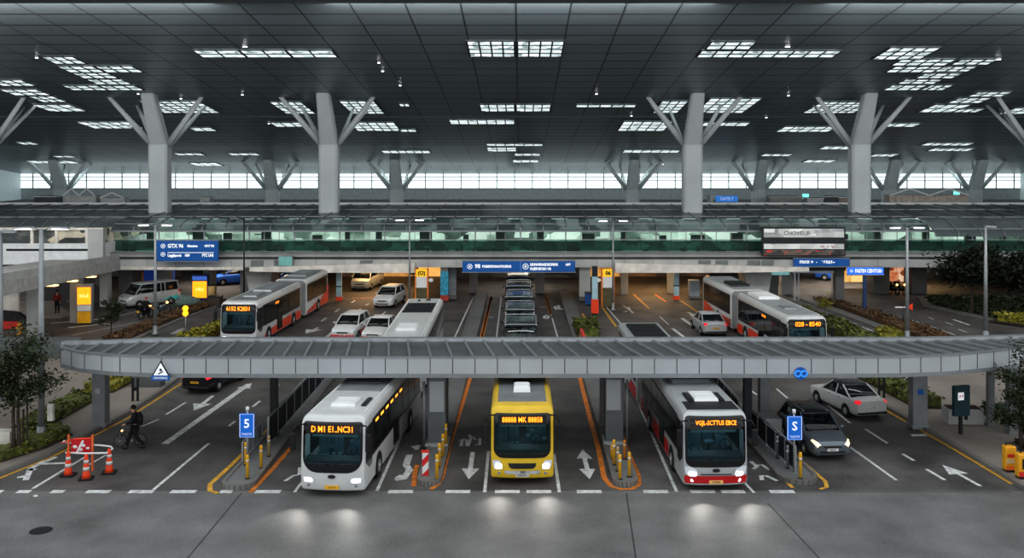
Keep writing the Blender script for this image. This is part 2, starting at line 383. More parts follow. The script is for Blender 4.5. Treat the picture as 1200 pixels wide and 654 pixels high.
def make_bus(name, label, loc, rz, L, st, group=None):
    root = thing(name, label, 'bus', loc, rz, group)
    body = st['body']; j = st.get('joint')
    y_end = j if j else L
    body_shell(0, y_end, True, hole=st['screen']).build('body', body, root)
    if j:
        bl = MB(); o = rrect(1.2, .38, 3.0, .3, .12); rings = []; nb = 14; ln = 1.4
        for k in range(nb * 2 + 1):
            s = 1.0 if k % 2 else 0.955
            rings.append([(x * s, j - .05 + (ln + .1) * k / (nb * 2), 1.65 + (z - 1.65) * s) for x, z in o])
        bl.loft(rings, smooth=False); bl.build('bellows', M('bellows grey', (128, 130, 130), .8, noise=.06), root)
        body_shell(j + ln, L, False).build('rear_body', body, root)
    # roof panels
    rf = MB(); zt = BH
    if st.get('roof'):
        for a, b in ((.95, y_end - .3),) + (((j + 1.7, L - .4),) if j else ()):
            rf.box(-.98, .98, a, b, zt - .02, zt + .015)
        rf.build('roof_panel', st['roof'], root)
    for (a, b, w, h, m) in st.get('pods', []):
        p = MB(); p.loft([[(-w, a, zt - .02), (w, a, zt - .02), (w, b, zt - .02), (-w, b, zt - .02)], [(-w * .96, a + .1, zt + h * .8), (w * .96, a + .1, zt + h * .8), (w * .96, b - .1, zt + h * .8), (-w * .96, b - .1, zt + h * .8)],
                          [(-w * .85, a + .22, zt + h), (w * .85, a + .22, zt + h), (w * .85, b - .22, zt + h), (-w * .85, b - .22, zt + h)]], smooth=False)
        for k in range(3):
            yy = a + (b - a) * (k + 1) / 4; p.box(-w * .7, w * .7, yy - .03, yy + .03, zt + h - .01, zt + h + .02)
        p.build('roof_pod', m, root, bevel=.02)
    for (x, y, w, l, m) in st.get('hatches', []):
        p = MB(); p.box(x - w / 2, x + w / 2, y - l / 2, y + l / 2, zt - .02, zt + .07); p.box(x - w * .36, x + w * .36, y - l * .36, y + l * .36, zt + .06, zt + .1)
        p.build('roof_hatch', m, root, bevel=.02)
    rl = MB()
    for s in (-1, 1): rl.bar((s * 1.05, .9, zt - .01), (s * 1.05, y_end - .2, zt - .01), .05, .05)
    rl.build('roof_gutter', st.get('gutter', body), root)
    # front
    sw, s0, s1 = st['screen']; q0 = rrect(sw, s0, s1, .08, .16); q1 = rrect(*st['mask']); mk = MB()
    mk.loft([[(x, front_y(x, z) - .018, z) for x, z in [(a[0] + (b[0] - a[0]) * t, a[1] + (b[1] - a[1]) * t) for a, b in zip(q0, q1)]] for t in (0, .5, 1)], False, False)
    mk.build('front_mask', M('gloss black mask', (14, 15, 17), .18, noise=.03, spec=.6), root)
    patch(sym([(s0 + (s1 - s0) * k / 5, sw) for k in range(6)]), 14, .008).build('windscreen', W_SCREEN, root)
    inn = MB(); inn.box(-1.2, 1.2, .3, 6, .55, .6); inn.box(-1.2, 1.2, 5.9, 6, .6, 3.0); io = inn.build('cabin_floor', M('cabin floor grey', (70, 78, 80), .7), root)
    inn = MB(); inn.loft([[(-1.12, .28, 1.0), (1.12, .28, 1.0), (1.12, .75, 1.0), (-1.12, .75, 1.0)], [(-1.12, .28, 1.34), (1.12, .28, 1.34), (1.12, .7, 1.45), (-1.12, .7, 1.45)]], smooth=False); inn.build('dashboard', M('dashboard grey', (62, 74, 78), .6), root, bevel=.03)
    inn = MB(); inn.tube([(.55 + .23 * math.cos(k * PI / 10), .85 + .06 * math.sin(k * PI / 10), 1.62 + .2 * math.sin(k * PI / 10)) for k in range(20)], .022, 6, closed=True); inn.bar((.55, .72, 1.4), (.55, .85, 1.6), .05); inn.build('steering_wheel', BLACK, root)
    SEAT = M('bus seat blue grey', (96, 128, 140), .7, noise=.2)
    for sx_, sy_ in ((.55, 1.5), (-.85, 2.0), (-.35, 2.3), (.85, 2.9), (-.85, 3.2), (.4, 3.4)):
        inn = MB(); inn.box(sx_ - .22, sx_ + .22, sy_ - .4, sy_, .98, 1.1); inn.box(sx_ - .22, sx_ + .22, sy_ - .03, sy_ + .1, 1.05, 1.78); inn.box(sx_ - .13, sx_ + .13, sy_ - .02, sy_ + .08, 1.8, 2.02); inn.box(sx_ - .06, sx_ + .06, sy_ - .2, sy_ - .1, .6, .98); inn.build('seat', SEAT, root, bevel=.03)
    inn = MB(); inn.box(-.9, .9, .5, .6, 2.2, 2.44); inn.build('sun_blind', M('sun blind pale', (150, 180, 186), .6), root)
    inn = MB()
    for hx in (-.3, .75): inn.tube([(hx, 1.9, .6), (hx, 1.9, 2.95)], .02, 6)
    inn.tube([(-.3, 1.9, 2.1), (.75, 1.9, 2.1)], .02, 6); inn.build('handrail', ALU, root)
    inn = MB(); inn.box(-.25, .25, 1.0, 5.4, 2.88, 2.93); inn.build('cabin_fill', M('cabin fill glow', (235, 250, 255), emit=st.get('cabin', 4.0), ecol=(215, 240, 250), noise=0), root)  # added glowing panel that brightens the interior behind the windscreen
    z0, z1, dw = st['disp']
    d = patch(sym([(z0, dw), (z1, dw)]), 10, .03).build('destination_display', M('display black', (8, 8, 9), .3, noise=.05), root)
    zc = (z0 + z1) / 2
    tx = text(st['dest'], 'destination_text', .3, LED, d, (st.get('tdx', 0), front_y(0, zc) - .06, zc), bold=.005); fit(tx, st.get('tw', 1.6), (z1 - z0) * .72)
    for s in (-1, 1):
        hl = patch([(z, s * a if s > 0 else -b, s * b if s > 0 else -a) for z, a, b in st['lamp']], 5, .02).build('headlight', st.get('lamp_mat', M('headlight glass', (226, 232, 236), .15, noise=.05)), root)
        la, lb = st['beam']; patch([(z, s * lb[0] if s > 0 else -lb[1], s * lb[1] if s > 0 else -lb[0]) for z in la], 4, .035).build('headlight_bulb', LAMP, hl)
        fx = MB(); fx.cyl((s * .92, front_y(.92, .45) + .05, .46), (s * .92, front_y(.92, .45) - .02, .46), .07, .06, 12); fx.build('fog_lamp', st.get('fog', CHROME), root)
        w = MB(); yy = front_y(.2, 1.3) - .05
        w.tube([(s * .12, yy, st['screen'][1] - .08), (s * .45, yy - .01, st['screen'][1] + .25), (s * .62, yy - .005, st['screen'][1] + .12)] if not st.get('wiper1') else [(s * .3 - .1, yy, 1.25), (s * .3 - .25, yy - .02, 1.75)], .014, 5); w.build('wiper', BLACK, root)
        mr = MB(); mr.tube([(s * 1.1, .18, 2.75), (s * 1.36, -.08, 2.8), (s * 1.46, -.16, 2.55)], .03, 6)
        mo = mr.build('mirror_arm', BLACK, root)
        mm = MB(); mm.box(s * 1.46 - .11, s * 1.46 + .11, -.23, -.08, 1.85, 2.5); mm.build('mirror', BLACK, root, bevel=.04)
    if st.get('bumper'):
        zb0, zb1, bm_ = st['bumper']
        patch(sym([(zb0, 1.19), ((zb0 + zb1) / 2, 1.22), (zb1, 1.22)]), 14, .016).build('front_bumper', bm_, root)
    g = st.get('grille')
    if g: patch(sym(g), 10, .02).build('grille', STEEL_D, root)
    c = st.get('chrome')
    if c: patch(sym(c), 10, .03).build('chrome_strip', CHROME, root)
    if st.get('badge'):
        b = MB(); zb = st['badge']; b.loft([[(.15 * math.cos(t * PI / 8), front_y(0, zb) - o_, zb + .07 * math.sin(t * PI / 8)) for t in range(16)] for o_ in (0, .03)]); b.build('badge', STEEL_D, root)
    pl = MB(); zp = .4; pl.box(-.27, .27, front_y(0, zp) - .04, front_y(0, zp), zp - .07, zp + .07)
    plo = pl.build('number_plate', st.get('plate', PLATE_Y), root)
    text(st.get('ptext', 'LV 6413'), 'plate_text', .11, BLACK, plo, (0, front_y(0, zp) - .045, zp), ext=.001)
    # sides
    wy = st['wheels']
    for s in (-1, 1):
        x = s * (BW + .01)
        def panel(nm, ya, yb, za, zb, m, xo=0.0, pl_=None):
            p = MB(); xx = s * (BW + .012 + xo)
            p.box(min(xx, s * BW * .98), max(xx, s * BW * .98), ya, yb, za, zb); return p.build(nm, m, root, bevel=.03 if yb - ya > .3 else 0)
        p = MB(); xx = s * (BW + .014)
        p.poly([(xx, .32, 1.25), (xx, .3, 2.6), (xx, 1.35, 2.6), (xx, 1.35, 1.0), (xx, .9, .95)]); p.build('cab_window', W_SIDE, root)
        segs = [(1.45, y_end - .35)] + ([(j + 1.75, L - .4)] if j else [])
        for a, b in segs:
            bk = panel('window_band', a - .05, b + .05, 1.22, 2.68, M('window surround black', (18, 19, 21), .3, noise=.05))
            n = max(1, round((b - a) / 1.55))
            for k in range(n):
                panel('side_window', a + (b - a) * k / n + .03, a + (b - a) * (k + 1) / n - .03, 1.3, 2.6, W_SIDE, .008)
        for yd in st.get('doors', []):
            dm = MB(); xx = s * (BW + .024)
            for q in (0, .62): dm.box(min(xx, s * BW), max(xx, s * BW), yd + q, yd + q + .56, .42, 2.62)
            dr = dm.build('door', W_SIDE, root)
        if st.get('skirt'):
            skm = st['skirt']; xx = s * (BW + .009)
            for a, b, z0a, z1a, z1b in st['skirt_segs']:
                q = MB(); q.poly([(xx, a, z0a), (xx, b, z0a), (xx, b, z1b), (xx, a, z1a)]); q.build('livery_panel', skm, root, fix=False)
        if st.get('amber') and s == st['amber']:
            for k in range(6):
                q = MB(); xx = s * (BW + .03); yy = 1.9 + k * .95; q.box(min(xx, xx - s * .02), max(xx, xx - s * .02), yy, yy + .5, 2.42, 2.52); q.build('amber_glow', AMBER_GLINT, root)  # glowing strips stand in for interior lights reflected in the windows
        for y in wy:
            arch_at(root, s * (BW + .016), y, .48, s); wheel_at(root, s * (BW + .03), y, side=s)
        if st.get('side_disp'):
            q = MB(); xx = s * (BW + .03); yy = st['side_disp']; q.box(min(xx, xx - s * .02), max(xx, xx - s * .02), yy, yy + 1.1, 2.3, 2.52)
            qq = q.build('side_display', BLACK, root); text('M1 2301', 'side_text', .22, LED, qq, (s * (BW + .035), yy + .55, 2.41), rot=(PI / 2, 0, s * PI / 2))
    for s in (-1, 1): tl = MB(); tl.box(s * 1.1 - .08, s * 1.1 + .08, L - .02, L + .02, .75, 1.25); tl.build('tail_light', TAIL_D, root)
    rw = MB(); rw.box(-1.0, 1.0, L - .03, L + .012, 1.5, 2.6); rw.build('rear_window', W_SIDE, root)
    return root

MASK_L = (1.16, .96, 2.86, .14, .55)
SCR_L = (1.08, 1.3, 2.4)
white_st = dict(body=WHITE_P, mask=MASK_L, screen=SCR_L, disp=(2.45, 2.78, 1.05), dest='D M1 E1..NC31', tsx=1.02, lamp=[(.56, .72, 1.1), (.66, .68, 1.14), (.78, .82, 1.16)],
    beam=((.6, .72), (.78, 1.08)), wheels=(2.55, 9.2), badge=.82, pods=[(1.6, 2.9, .5, .12, WHITE), (4.1, 7.0, 1.0, .03, ROOF_G), (7.4, 9.6, .7, .22, STEEL)], hatches=[(.82, 2.3, .2, 1.2, STEEL_D), (0, 6.4, .9, .7, STEEL_D)],
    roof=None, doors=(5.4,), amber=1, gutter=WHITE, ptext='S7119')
make_bus('city_bus', 'white city bus with amber display and yellow plate at the front left stop line', G(388, 585) + Vector((0, .1, 0)), math.radians(-4.5), 12.0, white_st)
# grey glass section of that bus's roof lies between its two pods
yel = dict(body=YELLOW_P, mask=(1.13, 1.08, 2.82, .16, .35), screen=(1.06, 1.25, 2.38), disp=(2.44, 2.74, .96), dest='88888 MK 88858', tsx=.98,
    lamp=[(.62, .8, 1.1), (.78, .78, 1.16), (.98, .9, 1.18)], beam=((.66, .84), (.82, 1.06)), wheels=(2.5, 8.6), grille=[(.66, .42), (.74, .52), (.88, .56)], chrome=[(.44, .66), (.5, .7), (.58, .7)], badge=.8,
    roof=ROOF_G, pods=[(2.4, 3.5, .36, .24, WHITE), (5.0, 8.4, .8, .2, M('olive roof unit', (128, 122, 66), .5, noise=.15))], hatches=[(0, 4.2, .8, .6, STEEL_D)], doors=(4.6,), gutter=YELLOW_P, fog=CHROME, plate=M('silver plate', (190, 190, 186), .4, noise=.04), ptext='KR8050')
make_bus('city_bus', 'yellow single-deck city bus in the middle lane facing out under the walkway', G(612, 570) + Vector((0, .1, 0)), math.radians(0.2), 11.5, yel)
MASK_R = (1.18, .98, 2.92, .16, .3)
red = dict(body=SILVER_P, mask=MASK_R, screen=(1.1, 1.24, 2.42), disp=(2.5, 2.83, 1.0), dest='VGJL-SCTTUS EBCE', tsx=.88,
    lamp=[(.6, .78, 1.0), (.72, .7, 1.16), (.9, .78, 1.2), (1.0, 1.02, 1.2)], beam=((.66, .78), (.78, 1.06)), wheels=(2.7, 8.4, 16.5), bumper=(.34, .64, RED_P), badge=.86, grille=[(.68, .6), (.72, .62)],
    roof=None, pods=[(1.7, 3.2, .5, .14, WHITE), (5.0, 7.2, .8, .18, STEEL), (14.4, 19.4, .9, .12, ROOF_B)], hatches=[(-.62, 2.4, .26, 1.3, BLACK), (.62, 2.4, .26, 1.3, BLACK)], joint=11.2, doors=(4.4, 9.2),
    skirt=RED_P, skirt_segs=[(3.4, 7.6, .36, .95, 1.0), (9.0, 11.0, .36, 1.0, 1.0), (12.8, 15.8, .36, 1.0, 1.0), (17.2, 19.8, .36, 1.0, 1.1)], plate=M('pale orange plate', (238, 190, 120), .5, noise=.03), ptext='439866', gutter=SILVER_P, fog=LAMP)
r = make_bus('articulated_bus', 'silver and red articulated bus at the front right stop line with amber display', G(840, 578.5) + Vector((0, .1, 0)), math.radians(1.6), 20.2, red)
rp = patch(sym([(2.955, 1.0), (3.0, .97), (3.05, .92)]), 8, .03); rp2 = MB()
bk = MB(); bk.box(-1.02, 1.02, .55, 1.75, BH - .02, BH + .02); bk.build('roof_visor', BLACK, r)
# the two articulated buses beyond the walkway
art = dict(body=WHITE_P, mask=MASK_R, screen=(1.1, 1.24, 2.42), disp=(2.46, 2.86, 1.1), dest='6152 K2831', tsx=1.15, lamp=[(.6, .7, 1.05), (.8, .72, 1.15)], beam=((.66, .76), (.84, 1.02)), wheels=(2.7, 8.6, 15.6), doors=(4.6,),
    roof=ROOF_G, pods=[(2.4, 4.4, .5, .14, STEEL), (5.0, 8.6, .7, .2, STEEL), (13.6, 17.0, .8, .18, STEEL)], joint=10.6, skirt=ORANGE_P, skirt_segs=[(1.5, 2.1, .34, .4, .7), (3.3, 8.0, .34, .8, 1.05), (9.2, 10.5, .34, 1.0, .9), (12.2, 15.0, .34, .5, .9), (16.2, 18.8, .34, .8, 1.9)], gutter=WHITE, side_disp=4.0, ptext='HG5240')
make_bus('articulated_bus', 'white articulated bus with orange red skirt on the left road behind the walkway', Vector((-19.0, 65.9, 0)), math.radians(-3.6), 18.6, art)
art2 = dict(art); art2.update(dest='028 - 8540', skirt_segs=[(1.5, 2.1, .34, .9, .9), (3.3, 8.0, .34, 1.0, 1.05), (9.2, 10.5, .34, 1.0, .9), (12.2, 15.0, .34, .9, .9), (16.2, 19.6, .34, .8, 1.3)], pods=[(3.0, 4.4, .42, .1, STEEL), (7.2, 9.9, .75, .22, WHITE), (13.6, 16.0, .7, .2, ROOF_B)], roof=M('bus roof light grey', (150, 154, 155), .5, noise=.08), ptext='HG7718')
make_bus('articulated_bus', 'white articulated bus with red skirt panels on the right road behind the walkway', Vector((17.6, 60.0, 0)), math.radians(4.4), 20.0, art2)
# white bus behind the first one
w2 = dict(white_st); w2.update(dest='M1 NC31', pods=[(9.2, 13.0, .95, .05, ROOF_B), (3.0, 5.0, .6, .12, WHITE)], hatches=[(.3, 14.3, .3, .3, STEEL_D), (-.3, 14.0, .2, .2, STEEL_D)], wheels=(2.6, 10.6), amber=None, doors=(6.0,))
make_bus('city_bus', 'white bus with dark glazed roof section, waiting behind the walkway left of centre', Vector((-6.5, 52.6, 0)), math.radians(0.3), 15.2, w2)

# ------------------------------------------------------------------ cars (front towards -Y)
def car_ring(y, w, z0, zt, tw):
    return [(-w * .86, y, z0), (-w * .98, y, z0 + .12), (-w, y, z0 + (zt - z0) * .5), (-w * .97, y, zt - .1), (-w * tw, y, zt), (-w * .4, y, zt + .025), (w * .4, y, zt + .025), (w * tw, y, zt), (w * .97, y, zt - .1), (w, y, z0 + (zt - z0) * .5), (w * .98, y, z0 + .12), (w * .86, y, z0)]
def make_car(name, label, loc, rz, paint, kind='sedan', group=None, cat='car', lights=False, tails=False, roof_m=None, accent=None, rack=False, ptext='RB8421', plate=None, glassm=None):
    root = thing(name, label, cat, loc, rz, group); W = .9
    if kind == 'sedan':
        L = 4.7; st = [(0, .68, .38, .66, .82), (.07, .79, .28, .76, .84), (.45, .87, .24, .86, .84), (1.5, .9, .22, .98, .86), (3.4, .9, .22, 1.02, .86), (4.2, .88, .24, 1.05, .84), (4.6, .82, .28, 1.03, .84), (4.7, .74, .4, .97, .82)]
        cab = (1.2, 2.0, 3.2, 4.2, .98, 1.47)
    elif kind == 'mpv':
        L = 4.5; st = [(0, .7, .36, .7, .82), (.07, .81, .26, .82, .84), (.4, .88, .24, .95, .84), (1.2, .9, .22, 1.06, .88), (3.6, .9, .22, 1.1, .88), (4.38, .88, .26, 1.1, .86), (4.5, .82, .38, 1.04, .84)]
        cab = (.95, 1.9, 3.9, 4.42, 1.05, 1.62)
    else:
        L = 4.9; st = [(0, .72, .4, .7, .84), (.06, .86, .28, .95, .86), (.35, .94, .26, 1.1, .88), (.9, .95, .26, 1.22, .9), (4.7, .95, .26, 1.24, .9), (4.86, .93, .28, 1.2, .9), (4.9, .88, .4, 1.1, .9)]
        cab = (.5, 1.15, 4.7, 4.85, 1.2, 2.0); W = .95
    b = MB(); b.loft([car_ring(*s) for s in st]); b.build('body', paint, root, bevel=.03)
    y0, y1, y2, y3, zb, zt = cab; wb, wt = W * .9, W * (.72 if kind != 'van' else .84)
    def ring(t):
        z = zb - .04 + (zt - zb + .04) * t; ya = y0 + (y1 - y0) * t; yb = y3 + (y2 - y3) * t; w = wb + (wt - wb) * t; k = .12
        return [(-w, ya + k, z), (-w + k, ya, z), (w - k, ya, z), (w, ya + k, z), (w, yb - k, z), (w - k, yb, z), (-w + k, yb, z), (-w, yb - k, z)]
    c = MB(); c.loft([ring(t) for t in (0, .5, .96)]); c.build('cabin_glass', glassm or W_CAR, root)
    r = MB(); rr = ring(.96); ctr = Vector((0, (y1 + y2) / 2, 0))
    def sc(k, z): return [(p[0] * k, ctr.y + (p[1] - ctr.y) * k, z) for p in rr]
    r.loft([sc(1.03, zt - .06), sc(1.03, zt - .02), sc(.9, zt + .03), sc(.4, zt + .05)]); r.build('roof', roof_m or paint, root)
    a, t = ring(0), ring(1); bars = [(Vector(a[q]), Vector(t[q]), .065, .06) for q in (0, 3, 4, 7)]
    for s in (-1, 1):
        ym = (y1 + y2) / 2 + .1; bars.append((Vector((s * (wb + .005), ym, zb)), Vector((s * (wt + .012), ym - .02, zt - .03)), .08, .04))
        if kind == 'van': bars.append((Vector((s * (wb + .005), 3.4, zb)), Vector((s * (wt + .012), 3.4, zt - .03)), .1, .04))
    for p_, q_, w_, h_ in bars: pm = MB(); pm.bar(p_, q_, w_, h_); pm.build('window_pillar', paint, root)
    R_ = [car_ring(*q) for q in st]
    def surf(y, t, s, off=.014):
        i = max(k for k in range(len(st) - 1) if st[k][0] <= y + 1e-6); f = min(1, (y - st[i][0]) / (st[i + 1][0] - st[i][0])); j = min(10, int(t)); g = t - j
        p = [Vector(R_[a][j]).lerp(Vector(R_[a][j + 1]), g) for a in (i, i + 1)]; p = p[0].lerp(p[1], f); n = Vector((p.x, (-.9 if y < .5 else .9 if y > L - .5 else 0) * (1 - min(y, L - y) * 1.2), (p.z - .5) * .9)).normalized(); p += n * off
        return (p.x * s, p.y, p.z)
    for s in (-1, 1):
        xo = W * .985
        for y in (.95, L - 1.0):
            arch_at(root, s * (W + .004), y, .32, s); wheel_at(root, s * (W + .02), y, .32, .2, s)
        h = MB(); zf = st[1][3] - .08
        h.grid([[surf(y, 6.75 + (1.05 - e * .8) * k / 8 + e, s, .02) for k in range(9)] for y, e in ((.0, .0), (.035, .0), (.07, .05), (.14, .15), (.22, .3), (.34, .55))] if kind != 'van' else [[surf(y, 7.0 + 1.3 * k / 5, s) for k in range(6)] for y in (.0, .04, .12, .25)])
        h.build('headlight', M('headlight warm', (255, 236, 200), .2, noise=0, emit=.9, ecol=(255, 222, 170)) if lights else M('headlight glass', (226, 232, 236), .15, noise=.05), root)
        ze = st[-2][3] - .12; k = MB()
        k.grid([[surf(y, 6.9 + (1.35 - e) * q / 8 + e, s, .02) for q in range(9)] for y, e in ((L - .3, .6), (L - .2, .35), (L - .1, .1), (L - .05, .0), (L, .0))])
        k.build('tail_light', TAIL if tails else TAIL_D, root)
        m = MB(); m.sphere((s * (W + .1), y0 + .45, zb + .06), .1, 10, 6, (1, .6, .7)); m.build('wing_mirror', paint, root)
        for yy in (2.1, 3.0):
            d = MB(); d.box(s * W - .012, s * W + .012, yy, yy + .16, zb - .12, zb - .09); d.build('door_handle', CHROME, root)
    g = MB(); g.box(-.38, .38, -.02, .06, st[0][3] - .1, st[0][3] - .02); g.box(-.56, .56, -.015, .08, .38, .46); g.build('grille', STEEL_D, root)
    gb = MB(); gb.box(-.4, .4, -.035, .04, st[0][3] - .02, st[0][3] + .005); gb.build('chrome_bar', CHROME, root)
    pb = MB(); pb.box(-.24, .24, -.03, .03, .46, .57); po = pb.build('front_plate', plate or PLATE_W, root); text(ptext, 'plate_text', .1, BLACK, po, (0, -.034, .515), ext=.001)
    zr = .62; rb = MB(); rb.box(-.24, .24, L - .05, L + .02, zr, zr + .11); ro = rb.build('rear_plate', PLATE_Y if plate is None else plate, root); text(ptext, 'plate_text', .1, BLACK, ro, (0, L + .024, zr + .055), rot=(PI / 2, 0, PI), ext=.001)
    rbm = MB(); rbm.box(-.78, .78, L - .1, L + .03, .34, .46); rbm.build('rear_bumper', STEEL_D if accent is None else accent, root, bevel=.03)
    if accent:
        fa = MB(); fa.box(-.8, .8, -.03, .1, .36, .5)
        for s in (-1, 1): fa.box(s * W - .01, s * W + .012, 1.4, 3.3, .3, .62)
        fa.build('livery_stripe', accent, root)
    if rack:
        k = MB()
        for s in (-1, 1): k.bar((s * .55, y1, zt + .08), (s * .55, y2, zt + .08), .04); k.bar((s * .55, y1 + .1, zt), (s * .55, y1 + .1, zt + .08), .04); k.bar((s * .55, y2 - .1, zt), (s * .55, y2 - .1, zt + .08), .04)
        k.build('roof_rack', ALU, root)
    return root
def car_at(front, heading, L): return front
# grey MPV and white sedan on the right road
make_car('car', 'blue grey hatchback with lit headlights beside the blue stop sign on the right', G(976, 541.5), math.radians(5), GREY_P, 'mpv', lights=True, rack=True, roof_m=M('dark roof', (44, 48, 52), .25, noise=.05))
c_ = make_car('car', 'white sedan with black roof driving away on the right road', G(1023, 495) + Vector((-1.5, 4.75, 0)) , math.radians(18), WHITE_P, 'sedan', tails=True, roof_m=M('dark roof', (44, 48, 52), .25, noise=.05), plate=PLATE_W, ptext='JS1930')
c_.rotation_euler.z = math.radians(18) + PI + math.radians(0); c_.location = G(1022, 494) + Vector((0, 0, 0)); 
def rear_here(o, L, heading, p):
    """drives away from the eye: rear bumper centre at p, heading measured from +Y towards -X"""
    d = Vector((-math.sin(heading), math.cos(heading), 0)); o.rotation_euler.z = PI + heading; o.location = p + d * L
rear_here(c_, 4.7, math.radians(13), G(1023, 494))
c_ = make_car('car', 'black sedan with red tail lamps and yellow plate passing under the walkway on the left', (0, 0, 0), 0, BLACK_P, 'sedan', tails=True, plate=PLATE_Y, ptext='PC2196'); rear_here(c_, 4.7, math.radians(-12), G(228, 463))
c_ = make_car('car', 'silver sedan with red tail lamps beside the right articulated bus', (0, 0, 0), 0, SILVER_P, 'sedan', tails=True, ptext='TN5502'); rear_here(c_, 4.7, math.radians(3), G(841, 396) + Vector((-.1, 0, 0)))
make_car('taxi', 'white estate taxi with red bonnet and bumper, left of the pair in the left lane', G(401, 401), math.radians(-7), WHITE_P, 'mpv', cat='car', accent=M('taxi red', (206, 70, 60), .35, noise=.1), ptext='TX301')
make_car('taxi', 'white saloon taxi with red side stripe, right of the pair in the left lane', G(436, 403), math.radians(-7), WHITE_P, 'sedan', cat='car', accent=M('taxi red', (206, 70, 60), .35, noise=.1), ptext='TX318')
make_car('van', 'white minivan driving out from under the concourse in the left lane', G(447.5, 362), math.radians(-10), WHITE_P, 'mpv', cat='car', ptext='ML7740')
make_car('van', 'silver van parked under the concourse among warm lights', G(421, 341.5), math.radians(-9), SILVER_P, 'van', cat='car', ptext='EV1152')
v_ = make_car('minibus', 'silver minibus with teal stripe on the far left forecourt', G(144, 362), math.radians(-38), SILVER_P, 'van', cat='minibus', ptext='AC6101')
s_ = MB()
for s in (-1, 1): s_.poly([(s * .965, 2.9, .5), (s * .965, 4.6, .45), (s * .965, 4.6, .8), (s * .965, 3.6, .62)])
s_.build('livery_stripe', M('teal stripe', (70, 200, 200), .4, noise=.05), v_, fix=False)
make_car('car', 'white car with lit headlights under the elevated ramp at far left', G(33, 347), math.radians(-70), WHITE_P, 'mpv', lights=True, ptext='YK220')
# queue of black vans in the centre lane
for i, (yy, lab) in enumerate(((61.2, 'black glass-roofed minibus at the head of the centre lane queue, nearest the walkway'), (67.2, 'black glass-roofed minibus second in the centre lane queue'), (73.2, 'black glass-roofed minibus in the middle of the centre lane queue'),
                               (79.2, 'black glass-roofed minibus fourth in the centre lane queue'), (85.2, 'black glass-roofed minibus last in the centre lane queue under the blue gantry sign'))):
    if i == 0:
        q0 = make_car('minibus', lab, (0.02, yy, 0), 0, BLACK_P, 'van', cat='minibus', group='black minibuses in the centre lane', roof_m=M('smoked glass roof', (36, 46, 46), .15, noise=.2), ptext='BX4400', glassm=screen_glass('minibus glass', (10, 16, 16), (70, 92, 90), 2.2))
        e = MB()
        for z, y, w in ((2.03, 1.12, .74), (2.03, 4.75, .74)): e.tube([(-w - .1, y + .04, z - .06), (-w, y, z + .02), (0, y - .06, z + .04), (w, y, z + .02), (w + .1, y + .04, z - .06)], .035, 6)
        for s in (-1, 1): e.tube([(s * .82, 1.12, 2.0), (s * .84, 4.7, 2.0)], .035, 6)
        e.build('roof_rail', ALU, q0)
    else: dup(q0, (0.02 - i * .06, yy, 0), 0, lab)
    if i == 0: q0.scale = (1.2, 1.08, 1.08)
# ------------------------------------------------------------------ ground
road = MB(); road.box(-110, 110, 38.2, 172, -.4, 0.0); road = struct(road, 'road', A_ROAD, 'dark asphalt bus lanes running under the terminal roof', 'road')
ap = MB(); ap.box(-110, 110, 8, 38.2, -.4, 0.0); apron = struct(ap, 'junction_apron', A_APRON, 'paler grey road crossing in front of the stop lines', 'road')
jl = MB()
for a, b in (((283, 578), (220, 654)), ((734, 578), (745, 654)), ((900, 590), (960, 654)), ((1187, 577), (925, 576.2))):
    p, q = G(*a), G(*b); jl.bar(p + Vector((0, 0, -.001)), q + Vector((0, 0, -.001)), .05, .008)
jl.build('paving_joint', M('tar joint', (58, 60, 61), .7), apron)
def line(a, b, w, m=PAINT_W, name='lane_line', par=None, n=1):
    p, q = (G(*a) if not isinstance(a, Vector) else a), (G(*b) if not isinstance(b, Vector) else b)
    d = (q - p).normalized(); r = Vector((d.y, -d.x, 0)) * w / 2; z = Vector((0, 0, .008))
    o = MB(); o.poly([p - r + z, p + r + z, q + r + z, q - r + z]); return o.build(name, m, par or road, fix=False)
def ribbon(pts, w, m, name='kerb_line', par=None, z=.008):
    P_ = [G(*p) if not isinstance(p, Vector) else p for p in pts]; rows = []
    for i, p in enumerate(P_):
        d = P_[min(i + 1, len(P_) - 1)] - P_[max(i - 1, 0)]; d.z = 0; d.normalize(); r = Vector((d.y, -d.x, 0)) * w / 2; zz = Vector((0, 0, z)); rows.append([p - r + zz, p + r + zz])
    o = MB(); o.grid(rows, False); return o.build(name, m, par or road, fix=False)
